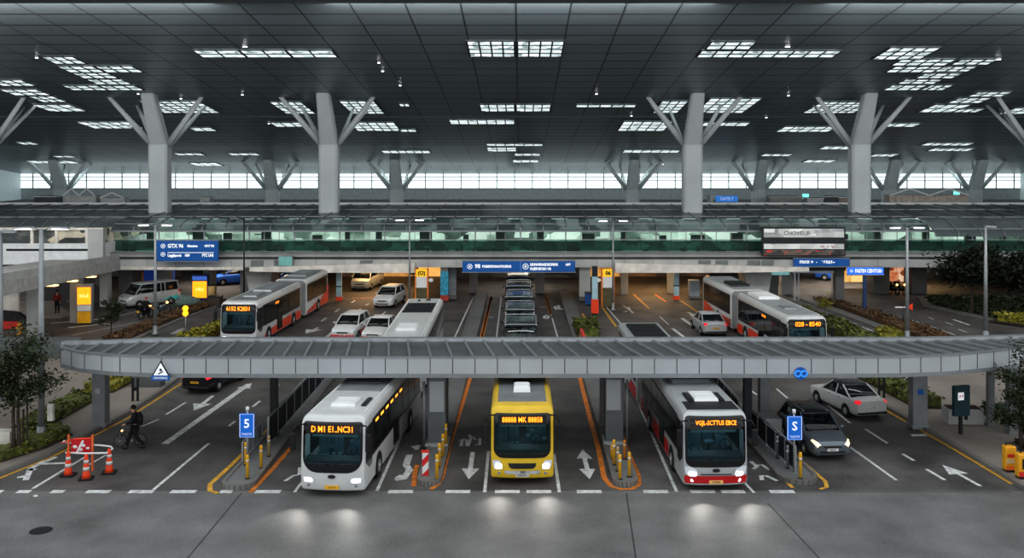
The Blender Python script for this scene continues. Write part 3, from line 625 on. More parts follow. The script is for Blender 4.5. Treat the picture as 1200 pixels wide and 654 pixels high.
for a, b, w in [((496.5, 452), (441.7, 575.5), .13), ((735.5, 443.8), (793, 576.7), .13), ((649, 532), (655.5, 577), .13), ((572.5, 529), (568, 577), .13), ((581, 443), (576, 500), .12), ((345, 577), (358, 560), .12), ((870, 563), (884, 578), .12),
                ((193, 520.5), (292, 450), .34), ((180, 574), (245, 519.5), .14), ((194.7, 486), (218, 471.5), .14), ((166, 500), (186, 491.6), .13), ((268, 499.7), (275.5, 493.6), .14), ((296, 477), (304.7, 470), .14), ((318, 458), (326.5, 451), .14), ((38, 573), (101, 535), .14), ((104, 545), (125, 533), .1),
                ((910, 455.7), (923, 467), .13), ((927, 470), (940, 479.6), .13), ((970, 475), (996, 496), .13), ((1014, 503), (1040, 519.7), .14), ((996, 524), (1050.5, 563), .14), ((1057.5, 532), (1071, 540), .16), ((1085.6, 550), (1107.7, 563), .16), ((1068, 510.5), (1086, 510), .3), ((870, 450), (887, 463), .12),
                ((555, 347.5), (533, 395), .12), ((587.5, 348), (581.7, 396), .12), ((640, 348), (646, 370), .12), ((647, 373), (654, 397), .1), ((381, 397), (394, 385), .25), ((376.5, 376.7), (382.5, 372.6), .18), ((392.5, 366), (397.7, 362), .18), ((412, 355), (416, 352), .18), ((417.5, 366), (422.5, 362), .16), ((429, 358), (432, 355.8), .16), ((447, 369.5), (452, 365.2), .16), ((426, 382), (435, 374), .3),
                ((799, 373), (818.5, 386.8), .28), ((788, 385), (802.5, 396), .25), ((730, 357.5), (735, 362), .12), ((773, 371), (784, 381), .1), ((665, 362), (671, 368.5), .15), ((705.5, 354), (735, 388), .12), ((1067, 374.5), (1123, 394), .14), ((1009, 382.7), (1023, 388.3), .12), ((993, 376.5), (1004, 380.2), .12), ((1088, 372), (1094, 374.5), .14), ((1108, 378), (1117, 381), .14), ((1123, 386), (1133, 389.5), .14), ((1117, 374.5), (1136, 381), .25),
                ((200, 391.4), (214.5, 384.7), .14), ((203.5, 391.6), (217, 385.5), .12), ((60, 379), (128, 373), .4), ((80, 384), (130, 379), .3), ((128, 373), (190, 358), .12), ((85, 393), (170, 376), .1)]:
    line(a, b, w)
for a, b, m in [((742.5, 345), (760.5, 361.4), PAINT_Y), ((767.5, 345), (780.6, 353.8), PAINT_O), ((798, 352.6), (830.7, 374.6), PAINT_Y), ((461.7, 356), (473, 346.7), PAINT_Y), ((413, 349.5), (437, 349.5), PAINT_O), ((682.5, 367.5), (698, 396.5), PAINT_Y), ((576, 347.6), (565, 396.5), PAINT_O), ((640, 347.5), (645.5, 369), PAINT_O), ((705, 359), (722, 383), PAINT_Y), ((833, 443), (869, 478), PAINT_O), ((975, 445), (985, 450), PAINT_Y)]:
    line(a, b, .2, m, 'kerb_line')
ribbon([(576, 347.6), (551, 443.8), (527, 522), (518, 560), (513, 568), (505, 573.5)], .2, PAINT_O)
ribbon([(485, 570), (486, 555), (489, 545)], .2, PAINT_O)
ribbon([(541, 443), (531, 480), (525, 505)], .12, PAINT_O)
ribbon([(665, 397), (679.5, 443), (692, 493), (701, 525), (708, 560), (716, 570), (727, 573.5), (741, 573), (748.5, 568), (748, 558), (738, 535), (728, 508)], .22, PAINT_O)
ribbon([(293, 577.5), (320, 549), (345, 520)], .2, PAINT_O)
ribbon([(256, 578.5), (246, 575), (246, 568), (268, 548), (320, 498)], .2, PAINT_Y)
ribbon([(880, 523), (905, 547), (929, 572)], .16, PAINT_Y)
ribbon([(961, 573.5), (969, 571), (967, 564), (940, 541), (920, 520)], .16, PAINT_Y)
ribbon([(-25, 567), (0, 560.5), (60, 536), (108, 512), (150, 490), (215, 448), (225, 443)], .16, PAINT_Y)
ribbon([(1186, 567.5), (1120, 528), (1040, 482), (975, 445)], .16, PAINT_Y)
# stop line dashes
for a, b in ((-10, 3), (20, 36), (60, 75), (101, 129), (151, 180), (200, 230), (258, 272), (299, 329), (455, 484), (522, 551), (580, 609), (617, 646), (676, 705), (754, 783), (809, 838), (845, 873), (902, 931)):
    line((a, 576.4), (b, 576.4), .36, PAINT_W, 'stop_dash')
def arrow(tail, head, w, hw, hl, both=False, m=PAINT_W):
    t, h = G(*tail), G(*head); d = (h - t).normalized(); r = Vector((d.y, -d.x, 0)); z = Vector((0, 0, .012)); L = (h - t).length; o = MB()
    s0 = hl if both else 0
    o.poly([t + d * s0 - r * w / 2 + z, t + d * s0 + r * w / 2 + z, t + d * (L - hl) + r * w / 2 + z, t + d * (L - hl) - r * w / 2 + z])
    o.poly([t + d * (L - hl) - r * hw / 2 + z, t + d * (L - hl) + r * hw / 2 + z, h + z])
    if both: o.poly([t + z, t + d * hl + r * hw / 2 + z, t + d * hl - r * hw / 2 + z])
    return o.build('lane_arrow', m, road, fix=False)
arrow((554, 530), (549.5, 562), .2, .75, 1.35); arrow((682.5, 527), (691, 562), .2, .68, 1.3, True)
arrow((249.5, 464), (227, 481.5), .22, 1.0, 1.4); arrow((1149, 570), (1104, 545), .17, .85, 1.2); arrow((268, 466), (295, 449), .2, .8, 1.3)
arrow((875, 451), (830, 368), .01, .02, .02) if False else None
arrow((373, 384), (358, 391), .2, 1.3, 1.6); arrow((814, 366), (806, 371), .2, 1.1, 1.2) if False else None
def strokes(polys, w, name='road_symbol'):
    o = MB()
    for ip, pl in enumerate(polys):
        Q = [G(*p) for p in pl]; rows = []
        for i, p in enumerate(Q):
            d = Q[min(i + 1, len(Q) - 1)] - Q[max(i - 1, 0)]; d.normalize(); r = Vector((d.y, -d.x, 0)) * w / 2; zz = Vector((0, 0, .008 + .003 * ip)); rows.append([p - r + zz, p + r + zz])
        o.grid(rows, False)
    return o.build(name, PAINT_W, road, fix=False)
strokes([[(538, 517), (544, 515), (552, 517)], [(542, 516), (540, 523)], [(547, 516), (547, 523)], [(550, 510), (552, 514), (550, 519), (548, 523.5)], [(550, 517), (555, 512), (557, 516)], [(557, 522), (562, 522), (562.5, 514)]], .14)
strokes([[(66, 535.5), (46, 544), (36, 549), (30, 563)], [(46, 544), (77, 543)], [(46, 544), (52, 541)]], .24)
strokes([[(34, 550), (41, 551)], [(20, 560), (29, 558.5)], [(39, 582), (44, 581)]], .26)
strokes([[(463, 562.5), (473, 561), (480, 551), (476, 545), (480, 533)], [(466, 561), (472, 557)]], .3)
strokes([[(334, 564), (343, 558), (351, 556), (351.5, 548)]], .16)
strokes([[(880, 541), (887, 547), (883, 550)], [(887, 546), (893, 545), (902, 551)], [(893, 563), (892, 558), (898, 558), (911, 564)]], .18)
strokes([[(490, 522), (488, 527)], [(484, 523), (487.5, 527), (491, 522.5)]], .2)
strokes([[(556, 361), (561, 360)], [(556, 370), (551, 369), (550, 371), (554, 372)], [(557, 369), (558, 373), (560, 371)], [(573, 372), (579, 372)]], .22)
strokes([[(638, 371), (640, 369), (643, 371), (641, 374), (638, 373), (638, 371)], [(650, 359), (652, 363)], [(654, 358), (656, 363)], [(656, 362), (660, 363)], [(633, 360), (639, 360)]], .25)
strokes([[(812, 371), (810, 368), (806, 366)], [(811, 370), (816, 368)]], .28)
strokes([[(731, 366), (738, 363.5), (742, 367)], [(738, 363.5), (736, 360)]], .22)
for px, py, r in ((48, 622, .38), (727, 503, .5), (752, 467, .01)):
    if r > .1:
        p = G(px, py); mh = MB(); mh.poly([(p.x + r * math.cos(t * PI / 12), p.y + r * math.sin(t * PI / 12), .006) for t in range(24)]); mh.build('manhole_cover', M('manhole iron', (40, 42, 44), .6, .3), apron if py > 577 else road, fix=False)

# ------------------------------------------------------------------ kerbs, islands, pavements, beds
def island(label, xa0, xa1, xb0, xb1, y0, y1, round_=True):
    n = 10; c0 = (xa0 + xa1) / 2; hw = (xa1 - xa0) / 2
    pts = [(c0 + hw * math.cos(PI + PI * k / n), y0 + hw * 1.2 + hw * 1.2 * math.sin(PI + PI * k / n)) for k in range(n + 1)] + [(xb1, y1), (xb0, y1)]
    o = MB(); o.prism(pts, -.05, .15); t = struct(o, 'traffic_island', A_ISL, label, 'traffic island')
    k = MB(); m = len(pts)
    for i in range(m - 1):
        if i != n + 1: k.bar((pts[i][0], pts[i][1], .09), (pts[i + 1][0], pts[i + 1][1], .09), .16, .2)
    k.bar((pts[-1][0], pts[-1][1], .09), (pts[0][0], pts[0][1], .09), .16, .2)
    k.build('kerb_edge', A_KERB, t); return t
island('narrow concrete traffic island left of the white front bus', -11.75, -10.55, -11.7, -10.9, 38.3, 60)
island('narrow concrete traffic island between the white and yellow buses', -4.05, -3.25, -4.1, -3.1, 38.8, 92)
island('narrow concrete traffic island between the yellow bus and the silver red bus', 3.75, 4.6, 3.7, 4.7, 38.7, 92)
island('narrow concrete traffic island right of the silver red bus', 10.45, 11.9, 10.0, 11.0, 38.9, 58)
KL = [G(-60, 580), G(-25, 566), G(0, 558), G(60, 534), G(106, 510), G(150, 486.5), G(190, 460)]; KL = [(p.x, p.y) for p in KL] + [(-19.8, 58), (-20.4, 62)]
KR = [G(1260, 606), G(1225, 590), G(1200, 575), G(1187, 567), G(1120, 526.5), G(1040, 480.5), G(975, 443)]; KR = [(p.x, p.y) for p in KR] + [(18.1, 62)]
def kerb(pts, s, label, nm):
    o = MB()
    for a, b in zip(pts[:-1], pts[1:]): o.bar((a[0] + s * .12, a[1], .075), (b[0] + s * .12, b[1], .075), .24, .17)
    struct(o, nm, A_KERB, label, 'kerb')
kerb(KL, -1, 'concrete kerb along the left pavement', 'kerb_left'); kerb(KR, 1, 'concrete kerb along the right pavement', 'kerb_right')
o = MB(); o.prism([(x - .2, y) for x, y in KL][::-1] + [(-60, KL[0][1]), (-60, 62)], -.05, .13); struct(o, 'pavement_left', A_PAVE, 'grey brown pavement at the left edge of the road', 'pavement')
o = MB(); o.prism([(x + .2, y) for x, y in KR] + [(60, 62), (60, KR[0][1])], -.05, .13); struct(o, 'pavement_right', A_PAVE, 'grey brown pavement at the right edge of the road', 'pavement')
for lab, pts in (('raised kerbed strip holding the red shrub bed on the far left', [(-29.4, 66), (-27.0, 66), (-26.6, 76), (-24.9, 90), (-26, 90), (-28.6, 80)]), ('kerbed median strip left of the far left articulated bus', [(-23.9, 64), (-21.1, 64), (-21.3, 79), (-22.5, 79)]),
                 ('kerbed median strip right of the far right articulated bus', [(21.6, 64), (25.0, 64), (23.3, 81), (22.4, 81)]), ('kerbed strip of low shrubs between the two far right roads', [(27.6, 64), (31.2, 64), (28.2, 84), (25.4, 90), (24.6, 90)]),
                 ('raised lawn verge under the trees on the far right', [(41, 68), (36.6, 76.5), (34.5, 84), (36, 89), (70, 89), (70, 66)])):
    o = MB(); o.prism(pts, -.05, .14); t = struct(o, 'median_strip', A_KERB, lab, 'kerb')
rl = MB(); rl.prism([(-36.5, 78), (-36.2, 79), (-45, 92), (-60, 94), (-60, 72)], -.05, .15); struct(rl, 'pavement_forecourt', A_PAVE, 'pavement in front of the left annex', 'pavement')
def in_poly(x, y, p):
    c = False; j = len(p) - 1
    for i in range(len(p)):
        if (p[i][1] > y) != (p[j][1] > y) and x < (p[j][0] - p[i][0]) * (y - p[i][1]) / (p[j][1] - p[i][1]) + p[i][0]: c = not c
        j = i
    return c
def hedge(name, label, poly, h, leaf, dens=90, z0=.12, cat='hedge', size=.11, group=None):
    t = thing(name, label, cat, (poly[0][0], poly[0][1], z0), group=group); ox, oy = poly[0]
    s = MB(); s.prism([(x - ox, y - oy) for x, y in poly], -.02, .06); s.build('soil_bed', SOIL, t)
    m = MB(); xs = [p[0] for p in poly]; ys = [p[1] for p in poly]; A = (max(xs) - min(xs)) * (max(ys) - min(ys)); n = int(A * dens); cx = sum(xs) / len(xs); cy = sum(ys) / len(ys)
    core = [((x - cx) * .86 + cx - ox, (y - cy) * .96 + cy - oy) for x, y in poly]; m.prism(core, .04, h * .72)
    for _ in range(n):
        x, y = random.uniform(min(xs), max(xs)), random.uniform(min(ys), max(ys))
        if not in_poly(x, y, poly): continue
        hh = h * (.82 + .3 * math.sin(x * 2.1 + y * 1.3) * math.sin(y * 1.9)); z = random.choice((random.uniform(.1, hh), hh * random.uniform(.8, 1.05)))
        a = random.uniform(0, 2 * PI); b = random.uniform(-.9, .9); d = Vector((math.cos(a), math.sin(a), b)).normalized(); e = d.cross(Vector((random.uniform(-1, 1), random.uniform(-1, 1), 1))).normalized(); s_ = size * random.uniform(.7, 1.5)
        c = Vector((x - ox, y - oy, z)); m.poly([c - d * s_, c + e * s_ * .6, c + d * s_, c - e * s_ * .6])
    m.build('foliage', leaf, t, fix=False); return t
hedge('hedge', 'dark green hedge bed at the near left corner behind the cones', [(-23.6, 41.4), (-21.9, 41.2), (-20.9, 43.2), (-20.6, 45.2), (-21.6, 46.2), (-23.4, 45.4)], .5, LEAF_G, 130)
hedge('hedge', 'low hedge strip between the left lamp post and the walkway pillar', [(-23.9, 46.6), (-22.4, 46.4), (-22.3, 52.0), (-23.7, 52)], .55, LEAF_G, 110)
hedge('hedge', 'short green hedge beyond the left walkway pillar', [(-23.9, 53.2), (-22.1, 53.2), (-21.7, 61.5), (-23.4, 61.5)], .55, LEAF_Y, 90)
hedge('hedge', 'long green hedge behind the right pavement and the walkway pillar', [(20.1, 50.0), (21.6, 49.8), (20.7, 59.4), (19.2, 59.4)], .75, LEAF_G, 110)
hedge('hedge', 'dark hedge beside the information board planter on the right', [(23.4, 44.6), (25.4, 44.6), (25.0, 49.6), (23.1, 49.4)], .6, LEAF_D, 130)
hedge('hedge', 'low planting by the right edge behind the yellow boxes', [(21.9, 40.9), (25.4, 40.6), (25.6, 44.0), (22.2, 44.2)], .3, LEAF_D, 130)
hedge('shrub_bed', 'reddish shrub bed on the far left strip beside the motorcycle', [(-29.1, 68), (-27.3, 68), (-26.9, 77), (-25.6, 86), (-26.5, 86), (-28.4, 79)], .35, LEAF_R, 70, cat='shrubs')
hedge('hedge', 'yellow green hedge in the median left of the far articulated bus', [(-23.6, 66), (-21.5, 66), (-21.6, 77), (-22.3, 77)], .7, LEAF_Y, 70, size=.14)
hedge('hedge', 'green hedge in the median right of the far right articulated bus', [(22.0, 67), (24.6, 67), (23.1, 78.5), (22.5, 78.5)], .8, LEAF_G, 70, size=.14)
hedge('shrub_bed', 'reddish low shrub bed between the two far right roads', [(28.0, 67.0), (30.6, 67), (28.1, 82), (26.3, 87), (25.9, 87), (27.0, 78)], .45, LEAF_R, 70, cat='shrubs')
hedge('bush', 'round green bush at the end of the right median strip', [(25.0, 68.8), (26.1, 68.4), (27.0, 69), (26.8, 70.2), (25.4, 70.4)], .6, LEAF_Y, 160, cat='bush')
hedge('lawn', 'dark grass verge under the far right trees', [(41.5, 69), (37.1, 77), (35.2, 84), (36.5, 88.4), (68, 88.4), (68, 67)], .16, LEAF_D, 16, cat='lawn', size=.3)
hedge('hedge', 'clipped yellow green hedge on the right verge near the lamp post', [(36.2, 75.8), (39.5, 71.2), (44, 71.2), (44, 75), (39, 77)], .7, LEAF_Y, 60, size=.14)
hedge('shrub_bed', 'small red and green planting at the end of the centre right island', [(4.0, 68.8), (5.6, 68.8), (5.6, 73), (3.9, 74)], .9, LEAF_G, 130, cat='shrubs')
# ------------------------------------------------------------------ covered walkway across the lanes
wk = thing('covered_walkway', 'long grey flat-roofed covered walkway crossing all the bus lanes on pillars', 'walkway', (0, 45, 0))
def WL(x, y, z): return (x, y - 45, z)
front = [(-20.9, 44.6), (-19.6, 43.6), (-17.8, 42.9), (-15.5, 42.55)] + [(x, 42.5) for x in (-12, -6, 0, 6, 12)] + [(16.5, 42.6), (18.8, 43.0), (20.8, 43.7), (23.0, 44.7), (27.0, 46.2), (33, 48.2)]
back = [(-21.6, 46.6), (-19.8, 46.8), (-17.9, 47.3), (-15.7, 47.5)] + [(x, 47.5) for x in (-12, -6, 0, 6, 12)] + [(16.5, 47.5), (18.4, 47.5), (20.2, 47.6), (22.0, 47.8), (26, 48.4), (32, 50.2)]
ZB, ZT, ZR = 3.42, 4.27, 4.12
deck = MB(); deck.loft([[WL(a[0], a[1] + .12, ZB + .1), WL(b[0], b[1], ZB + .1), WL(b[0], b[1], ZR - .02), WL(a[0], a[1] + .12, ZT - .07)] for a, b in zip(front, back)], smooth=False); deck.build('roof_deck', ROOFSHEET, wk)
fa = MB(); fa.loft([[WL(a[0], a[1], ZB + .16), WL(a[0], a[1] + .14, ZB + .16), WL(a[0], a[1] + .14, ZT), WL(a[0], a[1], ZT)] for a in front], smooth=False)
fb = MB(); fb.loft([[WL(a[0], a[1] - .04, ZB), WL(a[0], a[1] + .3, ZB), WL(a[0], a[1] + .3, ZB + .17), WL(a[0], a[1] - .04, ZB + .17)] for a in front], smooth=False)
fb.loft([[WL(a[0], a[1] - .03, ZT - .02), WL(a[0], a[1] + .22, ZT - .02), WL(a[0], a[1] + .22, ZT + .05), WL(a[0], a[1] - .03, ZT + .05)] for a in front], smooth=False); fb.build('edge_beam', STEEL, wk)
bb = MB(); bb.loft([[WL(b[0], b[1] - .5, ZR - .02), WL(b[0], b[1] + .06, ZR - .1), WL(b[0], b[1] + .06, ZR + .12), WL(b[0], b[1] - .45, ZR + .14)] for b in back], smooth=False); bb.build('back_gutter', M('gutter metal', (150, 155, 158), .4, .3, noise=.1), wk)
rb = MB(); jb = MB()
def along(line_, n):
    seg = [math.dist(a, b) for a, b in zip(line_[:-1], line_[1:])]; T = sum(seg); out = []
    for k in range(n + 1):
        s = T * k / n; i = 0
        while i < len(seg) - 1 and s > seg[i]: s -= seg[i]; i += 1
        a, b = line_[i], line_[i + 1]; t = min(1, s / seg[i]); out.append((a[0] + (b[0] - a[0]) * t, a[1] + (b[1] - a[1]) * t))
    return out
for a, b in zip(along(front, 60), along(back, 60)):
    d = Vector((b[0] - a[0], b[1] - a[1], 0)).normalized(); rb.bar(WL(a[0] + d.x * .3, a[1] + d.y * .3, ZT - .01), WL(b[0] - d.x * .6, b[1] - d.y * .6, ZR + .05), .1, .1)
rb.build('roof_rib', ALU, wk)
fa.cur = 1
for a in along(front, 57): fa.box(a[0] - .014, a[0] + .014, a[1] - 45 - .012, a[1] - 45 + .03, ZB + .17, ZT - .02)
fa.build('fascia', [FASCIA, STEEL_D], wk, fix=False)
ex = MB(); ex.loft([[WL(x, 46.0 + k, 3.55), WL(x, 48.2 + k, 3.55), WL(x, 48.2 + k, 4.1), WL(x, 46.0 + k, 4.1)] for x, k in ((-21.4, 0), (-26, .2), (-34, 1.2))], smooth=False); ex.build('side_canopy', ROOFSHEET, wk)
def pillar(x, y, w, d, z1=ZB + .1, m=STEEL, cap=False):
    p = MB(); p.box(x - w / 2, x + w / 2, y - 45 - d / 2, y - 45 + d / 2, 0.02, z1)
    if cap: p.loft([[(x - w / 2, y - 45 - d / 2, 2.7), (x + w / 2, y - 45 - d / 2, 2.7), (x + w / 2, y - 45 + d / 2, 2.7), (x - w / 2, y - 45 + d / 2, 2.7)], [(x - 1.1, y - 45 - .9, z1), (x + 1.1, y - 45 - .9, z1), (x + 1.1, y - 45 + .4, z1), (x - 1.1, y - 45 + .4, z1)]], smooth=False)
    p.box(x - w / 2 - .06, x + w / 2 + .06, y - 45 - d / 2 - .06, y - 45 + d / 2 + .06, .1, .24)
    return p.build('pillar', m, wk, bevel=.02)
for x, y, w, d, m, cp in ((-20.1, 47.0, .62, .6, STEEL, 0), (-11.35, 45.2, .32, .35, STEEL_D, 0), (-3.75, 47.0, .58, .5, STEEL, 0), (4.05, 47.0, .5, .5, STEEL, 0), (10.4, 45.0, .36, .36, STEEL_D, 0), (11.55, 46.6, .46, .5, STEEL, 1), (18.95, 46.8, .7, .6, STEEL, 0), (22.45, 46.9, .3, .3, STEEL, 0), (22.85, 45.6, .45, .45, STEEL, 0), (30, 48.8, .5, .5, STEEL, 0)):
    pillar(x, y, w, d, m=m, cap=cp)
for x, y in ((-20.1, 46.68), (18.95, 46.48)):
    s = MB(); s.box(x - .12, x + .12, y - 45 - .03, y - 45 + .02, 1.7, 1.95); s.build('pillar_plate', SIGN_B if x > 0 else CONC, wk)
# triangle sign and round emblem hung on the fascia
t = thing('warning_sign', 'white triangular warning sign with blue foot hung on the left end of the walkway fascia', 'sign', P(188.5, 442, 42.38))
m = MB(); m.prism([(-.42, 0), (.42, 0), (0, .72)], -.02, .02); o = m.build('triangle_frame', STEEL_D, t); o.rotation_euler.x = PI / 2
m = MB(); m.prism([(-.33, .05), (.33, .05), (0, .62)], -.025, .025); o = m.build('triangle_face', SIGN_W, t); o.rotation_euler.x = PI / 2
m = MB(); m.sphere((0, -.03, .32), .06, 8, 6); m.bar((-.1, -.03, .14), (.1, -.03, .26), .05); m.build('pictogram', BLACK, t)
m = MB(); m.box(-.4, .4, -.05, -.01, -.14, .08); o = m.build('blue_foot', SIGN_B, t); text('CROSSING', 'sign_text', .13, SIGN_W, o, (0, -.055, -.03), ext=.002)
t = thing('blue_emblem', 'small blue double-ring emblem hung on the walkway fascia above the grey hatchback', 'sign', P(938.5, 438, 42.42))
for x in (-.13, .13):
    m = MB(); m.tube([(x + .13 * math.cos(a * PI / 8), -.02, .12 * math.sin(a * PI / 8)) for a in range(16)], .045, 6, closed=True); m.build('ring', M('emblem blue', (60, 140, 220), .4, noise=.05, emit=.4, ecol=(60, 140, 220)), t)
m = MB(); m.cyl((0, .02, 0), (0, .05, 0), .28, n=18); m.build('back_plate', SIGN_B, t)
# ------------------------------------------------------------------ pylons, bollards, railings on the islands
def pylon(label, x, y, w, s):
    t = thing('service_pylon', label, 'pylon', (x, y, .15)); m = MB(); m.box(-w / 2, w / 2, 0, .9, 0, 3.3); m.build('casing', M('pylon grey', (112, 118, 121), .45, .3, noise=.06), t, bevel=.02)
    m = MB(); m.box(s * .02 - .34, s * .02 + .3, -.02, .01, 1.5, 2.85); m.build('front_panel', FASCIA, t)
    m = MB(); m.tube([(-s * (w / 2 + .16), -.1, 0), (-s * (w / 2 + .16), -.1, 3.0)], .055, 10); m.build('pole', STEEL, t)
    m = MB()
    for k in range(3): m.box(-s * (w / 2 + .16) - .14, -s * (w / 2 + .16) + .14, -.32 + .2 * k, -.16 + .2 * k, 2.92 - .12 * k, 3.12 - .0 * k)
    m.build('camera_head', ALU, t, bevel=.02)
    m = MB(); m.box(-w / 2 - .1, w / 2 + .1, -.2, 1.0, 0, .12); m.build('plinth', CONC, t)
pylon('grey service pylon with camera pole on the island left of the yellow bus', -3.72, 43.6, .8, 1)
pylon('grey service pylon with camera pole on the island right of the yellow bus', 4.2, 43.9, .8, -1)
t0 = None
def bollard(px, py, h, lab, kind=BOL_Y, r=.065, loc=None):
    global t0
    p = loc or G(px, py, .15)
    t = thing('bollard', lab, 'bollard', p, group='bollards on the traffic islands'); m = MB(); m.lathe([(r, 0), (r, h - .05), (r * .8, h), (.001, h + .01)], n=12); m.build('post', kind, t)
    m = MB(); m.lathe([(r * 1.5, 0), (r * 1.5, .03), (r, .05)], n=12); m.build('foot', STEEL_D, t)
    m = MB(); m.lathe([(r + .004, h * .72), (r + .004, h * .8)], n=12); m.build('reflector_band', PAINT_W, t)
CB = M('bollard weathered', (176, 152, 108), .5, noise=.15)
for px, py, h, lab, k in ((288, 545, .95, 'yellow bollard behind the blue stop sign pole on the left island', BOL_Y), (290, 561, .95, 'yellow bollard nearest the tip of the left island', BOL_Y), (306, 549, .95, 'yellow bollard on the right side of the left island beside the orange line', BOL_Y), (315, 535, .9, 'weathered pale bollard farthest back on the left island', CB),
                          (512, 562, 1.0, 'yellow bollard nearest the tip of the island left of the yellow bus', BOL_Y), (515, 548, 1.0, 'second yellow bollard in the row left of the yellow bus', BOL_Y), (519, 536, 1.0, 'third yellow bollard in the row left of the yellow bus', BOL_Y), (522.5, 523, 1.0, 'farthest yellow bollard in the row left of the yellow bus', BOL_Y),
                          (726.5, 562, 1.0, 'yellow bollard at the tip of the island right of the yellow bus', BOL_Y), (737.5, 559, 1.0, 'yellow bollard at the right edge of the island right of the yellow bus', BOL_Y), (719.5, 545, 1.05, 'tall yellow bollard at the left edge of the island right of the yellow bus', BOL_Y), (724, 552, 1.0, 'weathered bollard in the middle of the island right of the yellow bus', CB), (717, 538, .6, 'short yellow bollard beside the pylon right of the yellow bus', BOL_Y), (732, 538, .8, 'orange bollard behind the others on the island right of the yellow bus', M('bollard orange', (222, 140, 40), .45, noise=.1)),
                          (938, 561, 1.05, 'yellow bollard beside the blue stop sign on the right island', BOL_Y), (911, 537, .95, 'grey post farthest back beside the right railing', STEEL), (923, 549, .95, 'grey post nearest the blue sign beside the right railing', STEEL)):
    bollard(px, py, h, lab, k)
t = thing('striped_marker_board', 'red and white diagonal striped marker board left of the yellow bus', 'marker', G(498.5, 561, .02))
m = MB(); m.box(-.13, .13, -.05, .05, .08, 1.08); m.build('board', striped('red white stripes', (214, 36, 40), (232, 232, 230), .42, .5), t, bevel=.02)
m = MB(); m.box(-.2, .2, -.14, .14, 0, .1); m.build('foot', RUBBER, t); m = MB(); m.box(-.16, .16, -.06, .06, 1.06, 1.14); m.build('cap', M('marker red', (214, 60, 36), .4), t)
def railing(label, x0, y0, x1, y1, h=1.15, n=8, panel_m=None):
    t = thing('railing', label, 'railing', (x0, y0, .15)); d = Vector((x1 - x0, y1 - y0, 0)); m = MB()
    for k in range(n + 1):
        p = d * k / n; o = MB(); o.bar(p, p + Vector((0, 0, h)), .07, .07); o.build('post', ALU, t)
    m.bar(Vector((0, 0, h)), d + Vector((0, 0, h)), .07, .07); m.build('top_rail', ALU, t)
    for k in range(n):
        a, b = d * (k + .06) / n, d * (k + .94) / n; o = MB(); o.add([a + Vector((0, 0, .1)), b + Vector((0, 0, .1)), b + Vector((0, 0, h - .12)), a + Vector((0, 0, h - .12))], [(0, 1, 2, 3)])
        for j in range(7): q = a + (b - a) * j / 6; o.bar(q + Vector((0, 0, .1)), q + Vector((0, 0, h - .1)), .03)
        o.build('panel', panel_m or STEEL_D, t, fix=False)
railing('dark panelled railing with pale posts on the island left of the white front bus', -11.2, 43.6, -11.2, 58.5, 1.25, 9)
railing('low pale-topped railing at the front of the left island', -11.7, 41.3, -11.75, 44.6, .8, 2, M('pale panel', (136, 142, 144), .5))
railing('dark panelled railing on the island right of the silver red bus', 11.2, 40.0, 10.75, 46.0, 1.05, 5)
railing('dark railing with crossbars beyond the walkway pillar on the right island', 10.5, 47.2, 10.4, 55, 1.15, 5)
ck = MB(); ck.box(11.15, 12.0, 45.0, 46.2, .15, .95); tag(ck.build('concrete_block', CONC, bevel=.03), 'pale concrete block at the foot of the flared walkway pillar', 'block')
# blue stop signs
def stop_sign(label, px, pyb, pyt, txt, w=.62):
    b = G(px, pyb, .15); y = b.y; zt = P(px, pyt, y).z - .15
    t = thing('bus_stop_sign', label, 'sign', b, group='blue bus stop signs'); m = MB(); m.tube([(0, 0, 0), (0, 0, zt + .15)], .04, 10); m.build('pole', ALU, t); m = MB(); m.cyl((0, 0, zt + .1), (0, 0, zt + .25), .07, n=10); m.build('pole_cap', WHITE, t)
    m = MB(); m.box(-w / 2, w / 2, -.1, -.05, zt - .98, zt); pl = m.build('sign_plate', M('bright sign blue', (24, 106, 200), .4, noise=.03, emit=.25, ecol=(24, 106, 200)), t, bevel=.01)
    m = MB(); e = .03
    for a, b_ in (((-1, 0), (1, 0)), ((-1, 1), (1, 1)), ((-1, 0), (-1, 1)), ((1, 0), (1, 1))):
        m.bar((a[0] * (w / 2 - e), -.104, zt - .98 + e + a[1] * (.98 - 2 * e)), (b_[0] * (w / 2 - e), -.104, zt - .98 + e + b_[1] * (.98 - 2 * e)), .02, .006)
    m.build('sign_border', SIGN_W, t)
    text(txt, 'sign_symbol', .5, SIGN_W, pl, (0, -.11, zt - .42), bold=.01); text('TAXISTOP', 'sign_text', .13, SIGN_W, pl, (0, -.11, zt - .84), ext=.002, sx=.7)
    return t
stop_sign('blue stop sign with white symbol on the left island among yellow bollards', 290, 553, 484, '5')
stop_sign('blue stop sign with white S-shaped symbol in front of the grey hatchback', 930.5, 553, 487, 'S')
